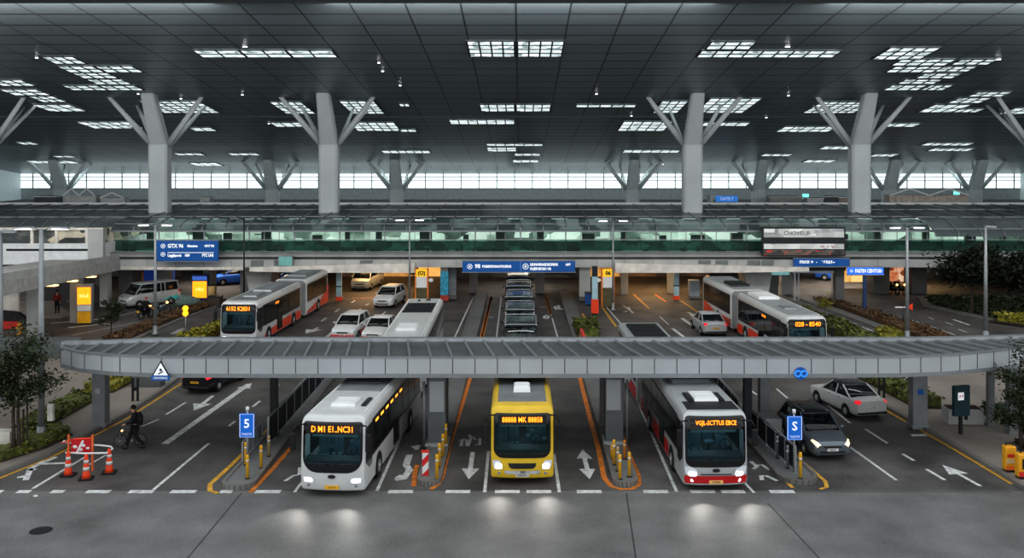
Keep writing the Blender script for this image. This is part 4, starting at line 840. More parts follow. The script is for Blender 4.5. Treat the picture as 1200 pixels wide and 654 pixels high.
# ------------------------------------------------------------------ concourse bridge over the lanes
cc = thing('terminal_concourse', 'long glazed concourse with curved glass canopy crossing behind the bus lanes', 'building', (0, 86, 0))
def CL(x, y, z): return (x, y - 86, z)
GL_UP = glass('green clear glass', (208, 226, 219), .84); GL_LOW = glass('green tinted balustrade glass', (118, 162, 148), .66)
CANOPY = glass('smoked canopy glass', (120, 132, 134), .42, .2, (84, 94, 95)); CANOPY_T = glass('grey canopy roof glass', (110, 120, 122), .1, .3, (94, 103, 105))
prof = [(86.2, 6.2), (86.35, 6.5), (86.9, 6.8), (88.2, 7.04), (90.4, 7.22), (93.5, 7.36), (97, 7.48), (101, 7.57), (104.5, 7.6)]
X0, X1, BAY = -72.0, 72.0, 4.0; nb = int((X1 - X0) / BAY)
for k in range(nb):
    xa, xb = X0 + k * BAY, X0 + (k + 1) * BAY
    left = xb <= -34 or xa >= 36
    pr = [(y - (1.2 if left else 0) * max(0, (96 - y) / 10), z - (.35 if left and y < 88 else 0)) for y, z in prof]
    m = MB(); m.grid([[CL(xa, y, z), CL(xb, y, z)] for y, z in pr[:5]]); m.cur = 1; m.grid([[CL(xa, y, z), CL(xb, y, z)] for y, z in pr[4:]]); m.build('canopy_panel', [CANOPY, CANOPY_T] if not left else [CANOPY_T, CANOPY_T], cc, fix=False)
    m = MB()
    for s in (0, .5):
        xx = xa + BAY * s
        for (a, b) in zip(pr[:-1], pr[1:]): m.bar(CL(xx, a[0], a[1] + .04), CL(xx, b[0], b[1] + .04), .09, .1)
    for i in (2, 4, 6): m.bar(CL(xa, pr[i][0], pr[i][1] + .03), CL(xb, pr[i][0], pr[i][1] + .03), .08, .08)
    m.build('canopy_rib', STEEL, cc)
    if xa >= -36.1:
        m = MB(); m.add([CL(xa, 87, 5.42), CL(xb, 87, 5.42), CL(xb, 87, 6.3), CL(xa, 87, 6.3)], [(0, 1, 2, 3)]); m.build('glass_pane', GL_UP, cc, fix=False)
        m = MB(); m.add([CL(xa, 86.7, 4.5), CL(xb, 86.7, 4.5), CL(xb, 86.7, 5.42), CL(xa, 86.7, 5.42)], [(0, 1, 2, 3)]); m.build('balustrade_glass', GL_LOW, cc, fix=False)
        m = MB()
        for s in (0, .33, .66): m.bar(CL(xa + BAY * s, 86.85, 4.4), CL(xa + BAY * s, 86.85, 6.3), .05 if s else .12, .06)
        m.bar(CL(xa, 86.65, 5.44), CL(xb, 86.65, 5.44), .06); m.build('mullion', ALU, cc)
m = MB(); m.box(-72, 72, 18.4, 18.7, 7.45, 7.8); m.build('ridge_trim', WHITE, cc)
m = MB(); m.box(-72, 72, 0.0, .5, 6.18, 6.32); m.build('eave_beam', STEEL, cc)
m = MB(); m.box(-36, 72, -.3, 14, 4.02, 4.08); m.box(-36, 72, -.35, .2, 4.1, 4.46); m.build('floor_edge', CONC, cc)
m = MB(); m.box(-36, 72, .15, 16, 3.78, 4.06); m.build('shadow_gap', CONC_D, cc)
m = MB(); m.box(-36, 72, -.4, 17, 3.12, 3.8); m.cur = 1
for k in range(44): xx = -35 + k * 2.45; m.box(xx - .012, xx + .012, -.42, -.39, 3.13, 3.8)
m.build('slab_fascia', [CONC, CONC_D], cc)
m = MB(); m.bar(CL(-36, 85.6, 4.4), CL(72, 85.6, 4.4), .05); m.bar(CL(-36, 85.62, 4.25), CL(72, 85.62, 4.25), .03); m.build('service_rail', STEEL_D, cc)
m = MB(); m.box(-36, 72, 9, 9.2, 4.08, 6.75); m.build('interior_wall', lit_interior('concourse interior', [(40, 52, 48), (104, 124, 114), (196, 210, 198), (236, 242, 234)], .6, .9, .75), cc)
m = MB(); m.box(-36, 72, 2.2, 2.6, 4.08, 5.15); m.build('interior_counter', lit_interior('counter fronts', [(12, 22, 20), (30, 60, 52), (96, 140, 126)], .9, 1.6, .45), cc)
m = MB()
for k in range(30): xx = -34 + k * 3.55 + random.uniform(-.8, .8); m.box(xx, xx + random.uniform(.4, 1.3), 5, 5.4, 4.08, random.uniform(5.4, 6.2))
m.build('interior_kiosk', M('interior kiosk', (78, 106, 96), .6, noise=.2), cc)
m = MB()
for k in range(26): xx = -34 + k * 4.1; m.box(xx, xx + 1.5, 6, 6.12, 6.9, 6.95)
m.build('ceiling_lamp', M('concourse lamp', (255, 255, 250), emit=5, ecol=(240, 255, 248), noise=0), cc)
# lower pale beams dipping over the two open bays
for xa, xb, xe in ((-17.5, -9.2, -23.5), (8.2, 18.2, 25.0)):
    m = MB(); tp = 3.78; bt = 2.72; y = -1.0
    if xe < xa: pts = [(xe, tp - .95), (xa, bt), (xb, bt), (xb, tp - .2), (xe, tp - .6)]
    else: pts = [(xa, bt), (xb, bt), (xe, tp - .95), (xe, tp - .6), (xa, tp - .2)]
    m.loft([[(x, y, z) for x, z in pts], [(x, y + 1.2, z) for x, z in pts]], smooth=False); m.build('lower_beam', CONC_W, cc)
m = MB(); m.box(-36, -24, -.9, .6, 2.95, 3.2)
for k in range(9): m.box(-35.5 + k * 1.3, -34.7 + k * 1.3, -.95, -.88, 2.98, 3.16)
m.build('lower_beam', CONC_W, cc)
for x in (-23.5, -21.5, -14, 15.5, 17, 19.8, 21): m = MB(); m.box(x, x + 1.1, -.45, -.38, 3.2, 3.74); m.build('vent_panel', M('vent grey', (116, 122, 122), .5), cc)
# piers
for x, y, w, d, m_ in ((-35.0, 88, 1.3, 2, CONC_D), (-32.6, 90, .9, 1.4, CONC), (-28.5, 90, .9, 1.2, CONC), (-25.1, 90, .9, 1.2, CONC), (-19.5, 90, 1.2, 1.6, CONC_D), (-6.6, 90, .9, 1, CONC), (1.8, 92, .9, .9, CONC), (-4.4, 92, .7, .8, CONC), (9.6, 91, .7, .7, CONC), (14.2, 92, .8, 1, CONC), (22.6, 89, 1.2, 1.5, CONC_D), (24.6, 91, 1.0, 1, CONC), (29.4, 91, .9, 1, CONC), (33.5, 92, 1.5, 2, CONC_D), (37, 92, 1.4, 2, CONC_D)):
    m = MB(); m.box(x - w / 2, x + w / 2, y - 86 - d / 2, y - 86 + d / 2, 0, 3.3); m.build('pier', m_, cc, bevel=.03)
for s, x in ((1, -23.4), (-1, 20.9)): m = MB(); m.loft([[(x - .4, 1, 0), (x + 1.0, 1, 0), (x + 1.0, 4, 0), (x - .4, 4, 0)], [(x - 1.3, 1, 3.2), (x + 1.5, 1, 3.2), (x + 1.5, 4, 3.2), (x - 1.3, 4, 3.2)]], smooth=False); m.build('flared_pier', CONC, cc)
# back of the undercroft
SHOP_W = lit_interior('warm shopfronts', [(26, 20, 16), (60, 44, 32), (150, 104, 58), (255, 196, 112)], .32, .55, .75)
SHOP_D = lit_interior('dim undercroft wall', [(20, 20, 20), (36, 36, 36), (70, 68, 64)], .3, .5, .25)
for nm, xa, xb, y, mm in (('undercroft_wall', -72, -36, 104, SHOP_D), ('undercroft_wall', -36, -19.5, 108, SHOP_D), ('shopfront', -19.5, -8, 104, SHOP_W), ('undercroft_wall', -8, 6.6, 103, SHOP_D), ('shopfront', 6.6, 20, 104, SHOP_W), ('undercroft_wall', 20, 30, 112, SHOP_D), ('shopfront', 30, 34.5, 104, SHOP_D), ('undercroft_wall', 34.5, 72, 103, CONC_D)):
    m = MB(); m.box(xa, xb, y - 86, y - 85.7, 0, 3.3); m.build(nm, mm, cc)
SGN = M('warm shop sign', (255, 176, 70), emit=2.2, ecol=(255, 160, 60), noise=.1)
for x, y, z, w, h in ((-16.8, 96, 2.45, 2.6, .3), (-12.4, 98, 2.35, 3.4, .35), (-13, 94, 2.75, 7, .08), (15.2, 96, 2.5, 2.4, .3), (10.4, 98, 2.3, 2.6, .35), (12.5, 94, 2.75, 7, .08), (19.8, 92, 2.55, 1.2, .35), (38.2, 100, 1.3, 2.0, 1.1), (-27.5, 95, 2.7, 3.0, .14)):
    m = MB(); m.box(x - w / 2, x + w / 2, y - 86, y - 85.85, z - h / 2, z + h / 2); m.build('shop_sign', SGN, cc)
m = MB(); m.box(2.8 - 1.6, 2.8 + 1.6, 9, 9.1, 2.55, 2.9); m.build('shop_sign', M('yellow shop sign', (236, 180, 40), emit=.9, ecol=(236, 180, 40)), cc)
for x in (-4.6, -3.0, 1.2): m = MB(); m.box(x - .8, x + .8, 8.5, 8.6, 2.5, 2.72); m.build('lamp_strip', LAMP, cc)
m = MB(); m.box(30.6, 33.6, 9, 9.1, .6, 2.3); m.build('shopfront', lit_interior('kiosk window', [(120, 90, 40), (220, 170, 90), (255, 220, 150)], .6, .8, .8), cc)
m = MB(); m.box(34.4, 36.6, 7, 7.1, .9, 3.0); m.build('poster_panel', lit_interior('poster collage', [(40, 20, 16), (200, 110, 60), (250, 220, 190)], 1.4, 1.4, .7), cc)
# annex at the far left
ax = thing('annex_building', 'low pale annex with a window band at the far left beside the concourse', 'building', (-48, 84, 0))
m = MB(); m.box(-26, 12.2, 0, 10, 3.55, 5.35); m.build('wall_panel', M('annex panel', (220, 224, 225), .6, noise=.06), ax)
m = MB(); m.box(-26, 12.0, .3, 10, 5.35, 6.6); m.build('window_band', lit_interior('annex windows', [(24, 28, 28), (60, 66, 66), (130, 128, 118), (210, 200, 176)], .4, .7, .3), ax)
m = MB()
for x in (-14, -6, 2, 6.1, 8.2, 10.8): m.box(x - .12, x + .12, .1, .32, 5.35, 6.6)
m.box(-26, 12.2, .05, .3, 6.5, 6.7); m.build('window_frame', CONC_W, ax)
m = MB(); m.box(4.0, 11.5, -.03, 0, 4.72, 4.9); m.build('lettering_strip', BLACK, ax)
m = MB(); m.box(11.0, 12.3, -.1, .4, 3.5, 6.6); m.build('corner_pier', CONC, ax)
m = MB(); m.box(-26, 12, 2, 2.4, 0, 3.6); m.build('undercroft_wall', SHOP_D, ax)
rp = thing('elevated_ramp', 'sloping concrete ramp on piers at the far left in front of the annex', 'ramp', (-33, 60, 0))
a, b = P(0, 333, 58), P(141, 306, 84); O = Vector((-33, 60, 0)); m = MB()
def rs(p, dz): return [p - O + Vector((-6, 0, -1.0)), p - O + Vector((0, 0, -.75)), p - O + Vector((0, 0, .0)), p - O + Vector((0, 0, .12)), p - O + Vector((-6, 0, .12))]
aa = a + (a - b) * .15; m.loft([rs(aa, 0), rs(b, 0)], smooth=False); m.build('ramp_deck', M('ramp concrete', (172, 172, 170), .7, noise=.12), rp)
m = MB(); m.bar(aa - O + Vector((-.1, 0, .35)), b - O + Vector((-.1, 0, .35)), .08, .5); m.build('parapet', CONC, rp)
for tt in (.35, .7, 1.0):
    p = a + (b - a) * tt - O; m = MB(); m.box(p.x - 1.6, p.x - .9, p.y - .4, p.y + .4, 0, p.z - .7); m.build('pier', CONC, rp)
for tt in (.45, .62, .8): p = a + (b - a) * tt - O; m = MB(); m.box(p.x - 1.5, p.x - .7, p.y, p.y + .5, p.z - 1.06, p.z - .98); m.build('underside_lamp', LAMP_W, rp)
# ------------------------------------------------------------------ great roof
slope = math.atan(-RK)
def roof_slab(nm, ya, yb, mat, lab, th=.5):
    m = MB(); L = (yb - ya); m.box(-115, 115, 0, L * math.sqrt(1 + RK * RK), 0, th); o = struct(m, nm, mat, lab, 'ceiling', loc=(0, ya, roof_z(ya))); o.rotation_euler.x = slope; return o
C1 = grid_panels('roof panels front', (122, 134, 140), 3.44, 2.82, .35, 0.0, .12, .24, dark=.15)
C2 = grid_panels('roof panels rear', (126, 142, 147), 3.44, 2.8, .35, 0.0, .14, .5, dark=.25)
roof_slab('ceiling_front', 52.0, 104.2, C1, 'dark grey panelled ceiling above the bus lanes'); roof_slab('ceiling_rear', 105.6, 168, C2, 'dark teal grey slatted ceiling above the rear hall')
m = MB(); m.box(-115, 115, 0, 2.2, 1.2, 1.6); o = struct(m, 'ceiling_gap', BLACK, 'dark recess crossing the ceiling between its two fields', 'ceiling', loc=(0, 103.9, roof_z(104))); o.rotation_euler.x = slope
m = MB(); m.box(-115, 115, 59.9, 60.5, roof_z(60) - .12, roof_z(60) - .0); struct(m, 'ceiling_trim', STEEL_D, 'dark beam across the front of the ceiling', 'ceiling')
SKY = M('skylight glass', (226, 240, 240), .3, noise=.12, scale=1.2, emit=1.25, ecol=(214, 234, 236)); SKY = lit_interior('skylight glass blotched', [(96, 112, 114), (190, 206, 208), (226, 238, 238), (240, 248, 248)], 1.1, 1.1, 1.0)
n_sky = 0
def skylight(xc, yc, wpx, y0, y1, lab, nx=2, ny=2):
    a = Croof(xc, y1); c = Croof(xc, (y0 + y1) / 2); b = Croof(xc, y0)
    # photo top edge is nearer the eye
    L = (a.y - b.y) * math.sqrt(1 + RK * RK); w = wpx * c.y / F
    t = thing('skylight', lab, 'skylight', (c.x, c.y, roof_z(c.y) - .03), group='lit skylights in the ceiling'); t.rotation_euler.x = slope
    m = MB(); m.box(-w / 2, w / 2, -L / 2, L / 2, -.02, .0); m.build('pane', SKY, t)
    m = MB()
    for i in range(nx + 1): x = -w / 2 + w * i / nx; m.box(x - .06, x + .06, -L / 2, L / 2, -.07, -.0)
    for j in range(ny + 1): y = -L / 2 + L * j / ny; m.box(-w / 2, w / 2, y - .06, y + .06, -.07, -.0)
    m.build('glazing_bar', STEEL_D, t)
S = [(576, 47.5, 66, 54, 'square skylight left of the centre seam in the front row', 4, 4), (633, 47.5, 66, 53, 'square skylight right of the centre seam in the front row', 4, 4),
     (258, 58, 66.5, 53, 'left of three skylights in the strip at upper left', 2, 2), (312, 58, 66.5, 53, 'middle of three skylights in the strip at upper left', 2, 2), (366, 58, 66.5, 53, 'right of three skylights in the strip at upper left', 2, 2),
     (856, 48, 57, 52, 'skylight in the row just in front of the upper right strip', 3, 2), (846, 58.5, 66.5, 54, 'left of three skylights in the strip at upper right', 3, 2), (900, 58.5, 66.5, 54, 'middle of three skylights in the strip at upper right', 3, 2), (954, 58.5, 66.5, 54, 'right of three skylights in the strip at upper right', 3, 2),
     (75, 65.5, 74, 38, 'topmost skylight in the far left stepped cluster', 3, 2), (95, 76.5, 84, 42, 'second-row left skylight in the far left stepped cluster', 3, 2), (140, 76.5, 84, 44, 'second-row right skylight in the far left stepped cluster', 3, 2), (112, 84.5, 91, 42, 'third-row skylight in the far left stepped cluster', 3, 2), (128, 92, 98, 42, 'fourth-row skylight in the far left stepped cluster', 3, 2), (100, 99.5, 105, 42, 'bottom-left skylight in the far left stepped cluster', 3, 2), (143, 99.5, 105, 42, 'bottom-right skylight in the far left stepped cluster', 3, 2),
     (14, 93, 100, 40, 'upper skylight at the left edge of the ceiling', 3, 2), (30, 104, 111, 44, 'second skylight down at the left edge of the ceiling', 3, 2), (56, 112, 119, 30, 'third skylight down at the left edge of the ceiling', 3, 2), (70, 122, 130, 44, 'lowest skylight at the left edge of the ceiling', 3, 2),
     (1061, 55, 69, 58, 'topmost skylight in the right stepped cluster', 4, 3), (1082, 68.5, 76, 64, 'second-row left skylight in the right stepped cluster', 4, 2), (1142, 68.5, 75, 44, 'second-row right skylight in the right stepped cluster', 3, 2), (1071, 77, 84, 56, 'third-row left skylight in the right stepped cluster', 4, 2), (1120, 77, 83, 40, 'third-row right skylight in the right stepped cluster', 3, 2), (1100, 85, 91, 44, 'fourth-row skylight in the right stepped cluster', 3, 2), (1078, 92, 97.5, 44, 'fifth-row skylight in the right stepped cluster', 3, 2), (1062, 99, 105, 44, 'bottom-left skylight in the right stepped cluster', 3, 2), (1096, 99, 105, 30, 'bottom-right skylight in the right stepped cluster', 3, 2),
     (1160, 107, 112.5, 40, 'upper skylight of the diagonal row at the far right', 3, 2), (1136, 114, 120, 38, 'middle skylight of the diagonal row at the far right', 3, 2), (1106, 122, 131, 42, 'lower left skylight of the diagonal row at the far right', 3, 2), (1134, 127, 131, 30, 'lower right skylight of the diagonal row at the far right', 3, 1), (1194, 126, 133, 30, 'skylight at the right edge of the ceiling', 2, 2),
     (212, 118, 132, 68, 'large skylight behind the leftmost front column head', 6, 5), (344, 119, 133, 36, 'left skylight beside the second front column head', 4, 4), (425, 118, 133, 40, 'right skylight beside the second front column head', 4, 5), (785, 118, 132, 30, 'left skylight beside the third front column head', 3, 4), (852, 115, 132, 58, 'right skylight beside the third front column head', 5, 5), (982, 119, 132, 62, 'large skylight beside the rightmost front column head', 6, 5),
     (583, 122, 130, 40, 'left half of the narrow skylight before the ceiling recess', 4, 2), (625, 122, 130, 40, 'right half of the narrow skylight before the ceiling recess', 4, 2), (710, 122, 125, 70, 'thin strip skylight right of centre before the ceiling recess', 5, 1), (474, 121, 124, 12, 'tiny skylight left of centre before the ceiling recess', 2, 1),
     (565, 140, 145, 76, 'strip skylight just behind the ceiling recess at centre', 7, 1), (130, 142.5, 150, 60, 'skylight just behind the recess at far left', 5, 2), (238, 149, 153, 26, 'small skylight behind the leftmost column arms', 2, 1), (338, 143, 148, 36, 'skylight just behind the recess left of the second column', 3, 1), (440, 143, 153, 52, 'skylight just behind the recess right of the second column', 5, 3), (478, 151, 154, 20, 'short strip right of the second column behind the recess', 2, 1), (755, 142, 153, 56, 'skylight just behind the recess left of the third column', 5, 3), (850, 143, 147, 54, 'skylight just behind the recess right of the third column', 4, 1), (945, 148, 154, 62, 'skylight just behind the recess left of the rightmost column', 5, 2), (1055, 144, 148, 40, 'skylight just behind the recess right of the rightmost column', 3, 1),
     (476, 176, 179, 56, 'thin strip skylight in the rear ceiling left of centre', 6, 1), (603, 168, 170.5, 66, 'topmost thin strip of the central rear group', 6, 1), (588, 172.5, 177, 34, 'left strip of the central rear group', 3, 2), (618, 179.5, 182, 30, 'right strip of the central rear group', 3, 1), (616, 187, 190, 30, 'lowest strip of the central rear group', 3, 1), (763, 175.5, 178.5, 66, 'thin strip skylight in the rear ceiling right of centre', 6, 1), (910, 180, 182.5, 34, 'short strip in the rear ceiling behind the third column', 3, 1), (980, 171, 174.5, 34, 'upper short strip left of the rightmost column shaft', 3, 1), (960, 187, 190, 34, 'lower short strip left of the rightmost column shaft', 3, 1), (1110, 167, 170, 56, 'upper long strip in the rear ceiling at far right', 5, 1), (1114, 173.5, 176.5, 48, 'lower long strip in the rear ceiling at far right', 5, 1), (1036, 180, 183, 28, 'short strip right of the rightmost column shaft', 3, 1), (222, 179, 181.5, 32, 'upper strip right of the leftmost column shaft', 3, 1), (242, 190.5, 194, 32, 'lower strip right of the leftmost column shaft', 3, 1), (286, 179, 181.5, 34, 'strip left of the second column in the rear ceiling', 3, 1), (32, 166, 169, 20, 'short strip in the rear ceiling at far left', 2, 1), (62, 188, 191, 54, 'long strip in the rear ceiling at far left', 4, 1), (75, 182, 184, 24, 'short strip above the long one at far left', 2, 1)]
for xc, y0, y1, w, lab, nx, ny in S: skylight(xc, 0, w, y0, y1, lab, nx, ny)
DL = [(444, 71, 'spot lamp in the ceiling left of the centre front skylights, upper of a pair'), (448.5, 81, 'spot lamp in the ceiling left of the centre front skylights, lower of a pair'), (469, 98, 'spot lamp in the ceiling above the second column, towards the centre'), (287, 52, 'round lamp above the upper left skylight strip'), (923, 52, 'round lamp above the upper right skylight strip'), (924, 110, 'spot lamp left of the rightmost column head'), (699, 108, 'spot lamp right of centre before the ceiling recess'), (284, 109, 'spot lamp between the two left column heads'), (162, 108, 'spot lamp above the leftmost column head'), (212, 113.5, 'spot lamp just right of the leftmost column top'), (43, 65, 'spot lamp beside the far left skylight cluster'), (740, 134, 'spot lamp at the recess left of the third column'), (898, 136, 'spot lamp at the recess right of the third column'), (777, 191, 'spot lamp in the rear ceiling right of centre'), (107, 2, 'round lamp cut by the top left edge'), (1043, 1.5, 'round lamp cut by the top edge at right'), (1170, 67, 'round lamp at the end of the right skylight cluster'), (315, 143, 'spot lamp at the recess left of the second column')]
for x, y, lab in DL:
    if y < 4: continue
    c = Croof(x, y); r = .22 if 'round' in lab else .13
    t = thing('ceiling_lamp', lab, 'lamp', (c.x, c.y, roof_z(c.y)), group='small ceiling lamps'); m = MB(); m.lathe([(r, .02), (r, -.1), (r * .8, -.16)], n=12); m.build('housing', STEEL, t); m = MB(); m.cyl((0, 0, -.155), (0, 0, -.2), r * .8, n=12); m.build('lens', LAMP, t)
# ------------------------------------------------------------------ tree columns
COLM = M('column paint', (186, 193, 194), .45, noise=.05, scale=.4)
def column(label, x, y, zb, zj, w, group, lean=4.2, dark=None):
    t = thing('tree_column', label, 'column', (x, y, zb), group=group); mm = dark or COLM
    h = zj - zb; m = MB()
    def sec(cx, cy, z, a, b): return [(cx + a * sx * (1 - k), cy + b * sy * (1 - q), z) for sx, sy, k, q in ((-1, -1, .25, 0), (1, -1, .25, 0), (1, -1, 0, .25), (1, 1, 0, .25), (1, 1, .25, 0), (-1, 1, .25, 0), (-1, 1, 0, .25), (-1, -1, 0, .25))]
    m.loft([sec(0, 0, -.6, w / 2, w * .42), sec(0, 0, h, w / 2, w * .42)], smooth=False); m.build('shaft', mm, t, bevel=.05)
    def top(dx, dy): return Vector((dx, dy, roof_z(y + dy) - zb + .1))
    p = top(0, -lean); m = MB(); m.loft([sec(0, 0, h - .05, w * .46, w * .4), sec(p.x, p.y, p.z, w * .33, w * .34)], smooth=False); m.build('main_branch', mm, t, bevel=.05)
    rise = roof_z(y) - zj
    for dx, dy, r in ((-3.7, -1.0, .3), (3.7, -1.0, .3), (-2.9, 2.6, .24), (2.9, 2.6, .24), (-1.3, 3.8, .2), (1.4, 3.6, .2)):
        s = rise / 3.6; q = top(dx * s, dy * s); m = MB(); a = Vector((math.copysign(w * .36, dx), 0 if dy < 0 else w * .3, h - .15))
        d = (q - a).normalized(); u = d.cross(Vector((0, 1, 0))).normalized(); v = u.cross(d); rings = []
        for k, rr in ((0, r), (1, r * .62)):
            c = a + (q - a) * k; rings.append([c + u * rr * 1.1 * math.cos(g * PI / 4) + v * rr * .7 * math.sin(g * PI / 4) for g in range(8)])
        m.loft(rings); m.build('branch', mm, t)
for px, lab in ((187.5, 'leftmost of the four big pale tree columns rising through the concourse canopy'), (386, 'second big pale tree column from the left, rising through the concourse canopy'), (811, 'third big pale tree column from the left, rising through the concourse canopy'), (1007, 'rightmost of the four big pale tree columns rising through the concourse canopy')):
    column(lab, (px - CX) * 94.5 / F, 94.5, 7.3, 13.9, 1.85, 'tree columns in the front row', 2.9)
for px, lab in ((-18, 'front row tree column just outside the left edge'), (1216, 'front row tree column at the right edge, only its arm in view')): column(lab, (px - CX) * 94.5 / F, 94.5, 7.3, 13.9, 1.85, 'tree columns in the front row', 2.9)
COLF = M('far column paint', (190, 202, 204), .5, noise=.05)
for px, lab in ((72, 'far tree column behind the leftmost front column, near the zigzag roofs'), (319, 'far tree column left of the second front column'), (465, 'far tree column left of the centre line'), (741, 'far tree column right of the centre line'), (889, 'far tree column beside the small blue hall sign'), (1042, 'far tree column just right of the rightmost front column'), (1142, 'farthest right tree column in the rear row')):
    column(lab, (px - CX) * 148 / F, 148, 5.3, 7.5, 2.0, 'tree columns in the rear row', lean=2.6, dark=COLF)
# ------------------------------------------------------------------ rear hall
m = MB(); m.box(-115, 115, 104, 168, 4.8, 5.2); struct(m, 'floor_hall', CONC_D, 'grey floor of the rear hall', 'floor')
m = MB(); m.box(-115, 115, 165, 165.4, 5.2, 7.0); struct(m, 'wall_back', M('hall wall', (176, 186, 188), .6, noise=.08), 'grey back wall of the rear hall', 'wall')
CLR = M('clerestory glass', (236, 246, 246), .3, noise=.1, scale=.15, emit=1.15, ecol=(226, 242, 244))
m = MB(); m.box(-115, 115, 165.1, 165.3, 7.0, 9.7); win = struct(m, 'window_1', CLR, 'bright clerestory window band above the back wall', 'window')
m = MB()
for k in range(76): x = -112 + k * 3.0; m.box(x - .06, x + .06, 164.95, 165.1, 7.0, 9.6)
for z in (7.05, 8.35, 9.0): m.box(-115, 115, 164.95, 165.1, z - .05, z + .05)
m.build('window_frame', STEEL_D, win)
for s, lab in ((-1, 'pale side wall at the left of the rear hall'), (1, 'pale side wall at the right of the rear hall')):
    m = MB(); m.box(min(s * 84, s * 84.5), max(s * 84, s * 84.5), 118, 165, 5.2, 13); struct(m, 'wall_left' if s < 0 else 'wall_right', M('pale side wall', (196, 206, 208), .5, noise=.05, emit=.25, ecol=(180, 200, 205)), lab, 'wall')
# ledge and screens
m = MB(); m.box(-84, 84, 120, 120.3, 5.2, 5.45); struct(m, 'trim_hall', ALU, 'bright ledge line along the front of the rear hall', 'ledge')
def kiosk(label, px0, px1, y0, y1, Y, mat, zig=0):
    a, b = P(px0, y1, Y), P(px1, y0, Y); t = thing('hall_kiosk', label, 'kiosk', ((a.x + b.x) / 2, Y, 5.2)); w = (b.x - a.x) / 2; h = b.z - 5.2
    m = MB(); m.box(-w, w, 0, 2, 0, h); m.build('booth', mat, t)
    if zig:
        m = MB(); n = zig * 2
        for k in range(n): m.bar((-w + 2 * w * k / n, -.2, h * (1.0 if k % 2 == 0 else 1.55)), (-w + 2 * w * (k + 1) / n, -.2, h * (1.55 if k % 2 == 0 else 1.0)), .25, .16)
        m.build('zigzag_roof', WHITE, t)
    else:
        m = MB(); m.box(-w - .1, w + .1, -.1, 2.1, h - .12, h); m.build('roof', ALU, t)
KW = M('kiosk white', (176, 180, 178), .6, noise=.15); KD = M('kiosk dark', (58, 66, 68), .5, noise=.2)
kiosk('white hall kiosk with zigzag roof at far left', 75, 112, 229, 238, 140, KW, 2); kiosk('dark hall kiosk beside the zigzag one at far left', 40, 66, 230, 238, 140, KD); kiosk('low white hall kiosk left of the leftmost big column', 118, 146, 232, 238, 140, KW, 1); kiosk('low white hall stand right of the leftmost big column', 234, 246, 231, 238, 142, KW)
kiosk('pale hall kiosk with zigzag roof right of the rightmost big column', 1042, 1135, 229, 238, 140, M('kiosk beige', (178, 166, 156), .6, noise=.2), 2); kiosk('dark hall booth left of the rightmost big column', 966, 982, 230, 238, 140, KD); kiosk('low pale hall booth next to the dark one', 946, 965, 232, 238, 140, KW); kiosk('wide pale hall counter left of the rightmost big column', 902, 940, 230, 238, 142, M('counter grey', (142, 144, 142), .6)); kiosk('brownish hall stand beside the rightmost big column', 983, 994, 231, 238, 140, M('stand brown', (140, 126, 116), .6)); kiosk('white hall booth beside the far column right of centre', 832, 836, 229, 238, 142, KW)
t = thing('hall_sign', 'small blue hanging hall sign right of the third big column', 'sign', P(851.5, 233, 146)); m = MB(); m.box(-1.65, 1.65, -.1, .1, -.45, .45); o = m.build('sign_panel', M('hall sign blue', (60, 130, 200), emit=.6, ecol=(50, 120, 200)), t); text('GATE 7', 'sign_text', .6, SIGN_W, o, (0, -.12, 0)); m = MB(); m.box(-1.6, -1.5, -.05, .05, -1.5, -.45); m.box(1.5, 1.6, -.05, .05, -1.5, -.45); m.build('sign_leg', STEEL, t)
for px, py, Y, lab in ((870, 230, 146, 'small teal lit exit sign left of the rightmost big column'), (1121, 227, 146, 'small teal lit exit sign at far right of the hall')):
    t = thing('exit_sign', lab, 'sign', P(944 if px == 870 else px, py, Y)); m = MB(); m.box(-.45, .45, -.05, .05, -.35, .35); m.build('sign_panel', M('exit teal', (130, 226, 214), emit=1.3, ecol=(120, 226, 212), noise=.1), t); m = MB(); m.bar((0, 0, -.35), (0, 0, -2.6), .08); m.build('sign_stand', STEEL_D, t)
# ------------------------------------------------------------------ lamp posts
def lamp_post(label, px, pyb, pyt, r, arms, loc=None, mat=STEEL, lit=True, span=.8, z0=.1):
    b = loc or G(px, pyb, z0); z = P(px, pyt, b.y).z - b.z
    t = thing('lamp_post', label, 'lamp post', b); m = MB(); m.tube([(0, 0, 0), (0, 0, z)], [r, r * .6], 14); m.build('pole', mat, t)
    m = MB(); m.lathe([(r * 2, 0), (r * 2, .12), (r * 1.3, .2), (r * 1.2, .6), (r, .65)], n=14); m.build('base', mat, t)
    for s in arms:
        m = MB(); m.tube([(0, 0, z - .12), (s * span * .5, 0, z + .08), (s * span, 0, z + .05)], .035, 6); a = m.build('arm', mat, t)
        m = MB(); m.loft([[(s * (span - .35), -.12, z + .1), (s * (span + .45), -.1, z + .07), (s * (span + .45), .1, z + .07), (s * (span - .35), .12, z + .1)], [(s * (span - .35), -.14, z + .02), (s * (span + .45), -.12, z - .01), (s * (span + .45), .12, z - .01), (s * (span - .35), .14, z + .02)]], smooth=False); h = m.build('lamp_head', mat, t)
        m = MB(); m.box(s * span - .3, s * span + .38, -.1, .1, z - .04, z - .005) if s > 0 else m.box(s * span - .38, s * span + .3, -.1, .1, z - .04, z - .005); m.build('lamp_lens', LAMP if lit else ALU, a)
    return t
lamp_post('grey lamp post with twin heads at the near left beside the tree', 48.5, 516, 268, .16, (-1, 1))
lamp_post('grey lamp post with twin heads to the left of the big blue sign', 182, 392, 264, .13, (-1, 1))
lamp_post('thin dark lamp post with a single head beside the far left hedge', 286, 361, 256, .09, (-1,), mat=STEEL_D, lit=False, z0=0)
lamp_post('pale lamp post with twin heads on the island behind the white bus', 480, 361, 258, .09, (-1, 1), z0=0)
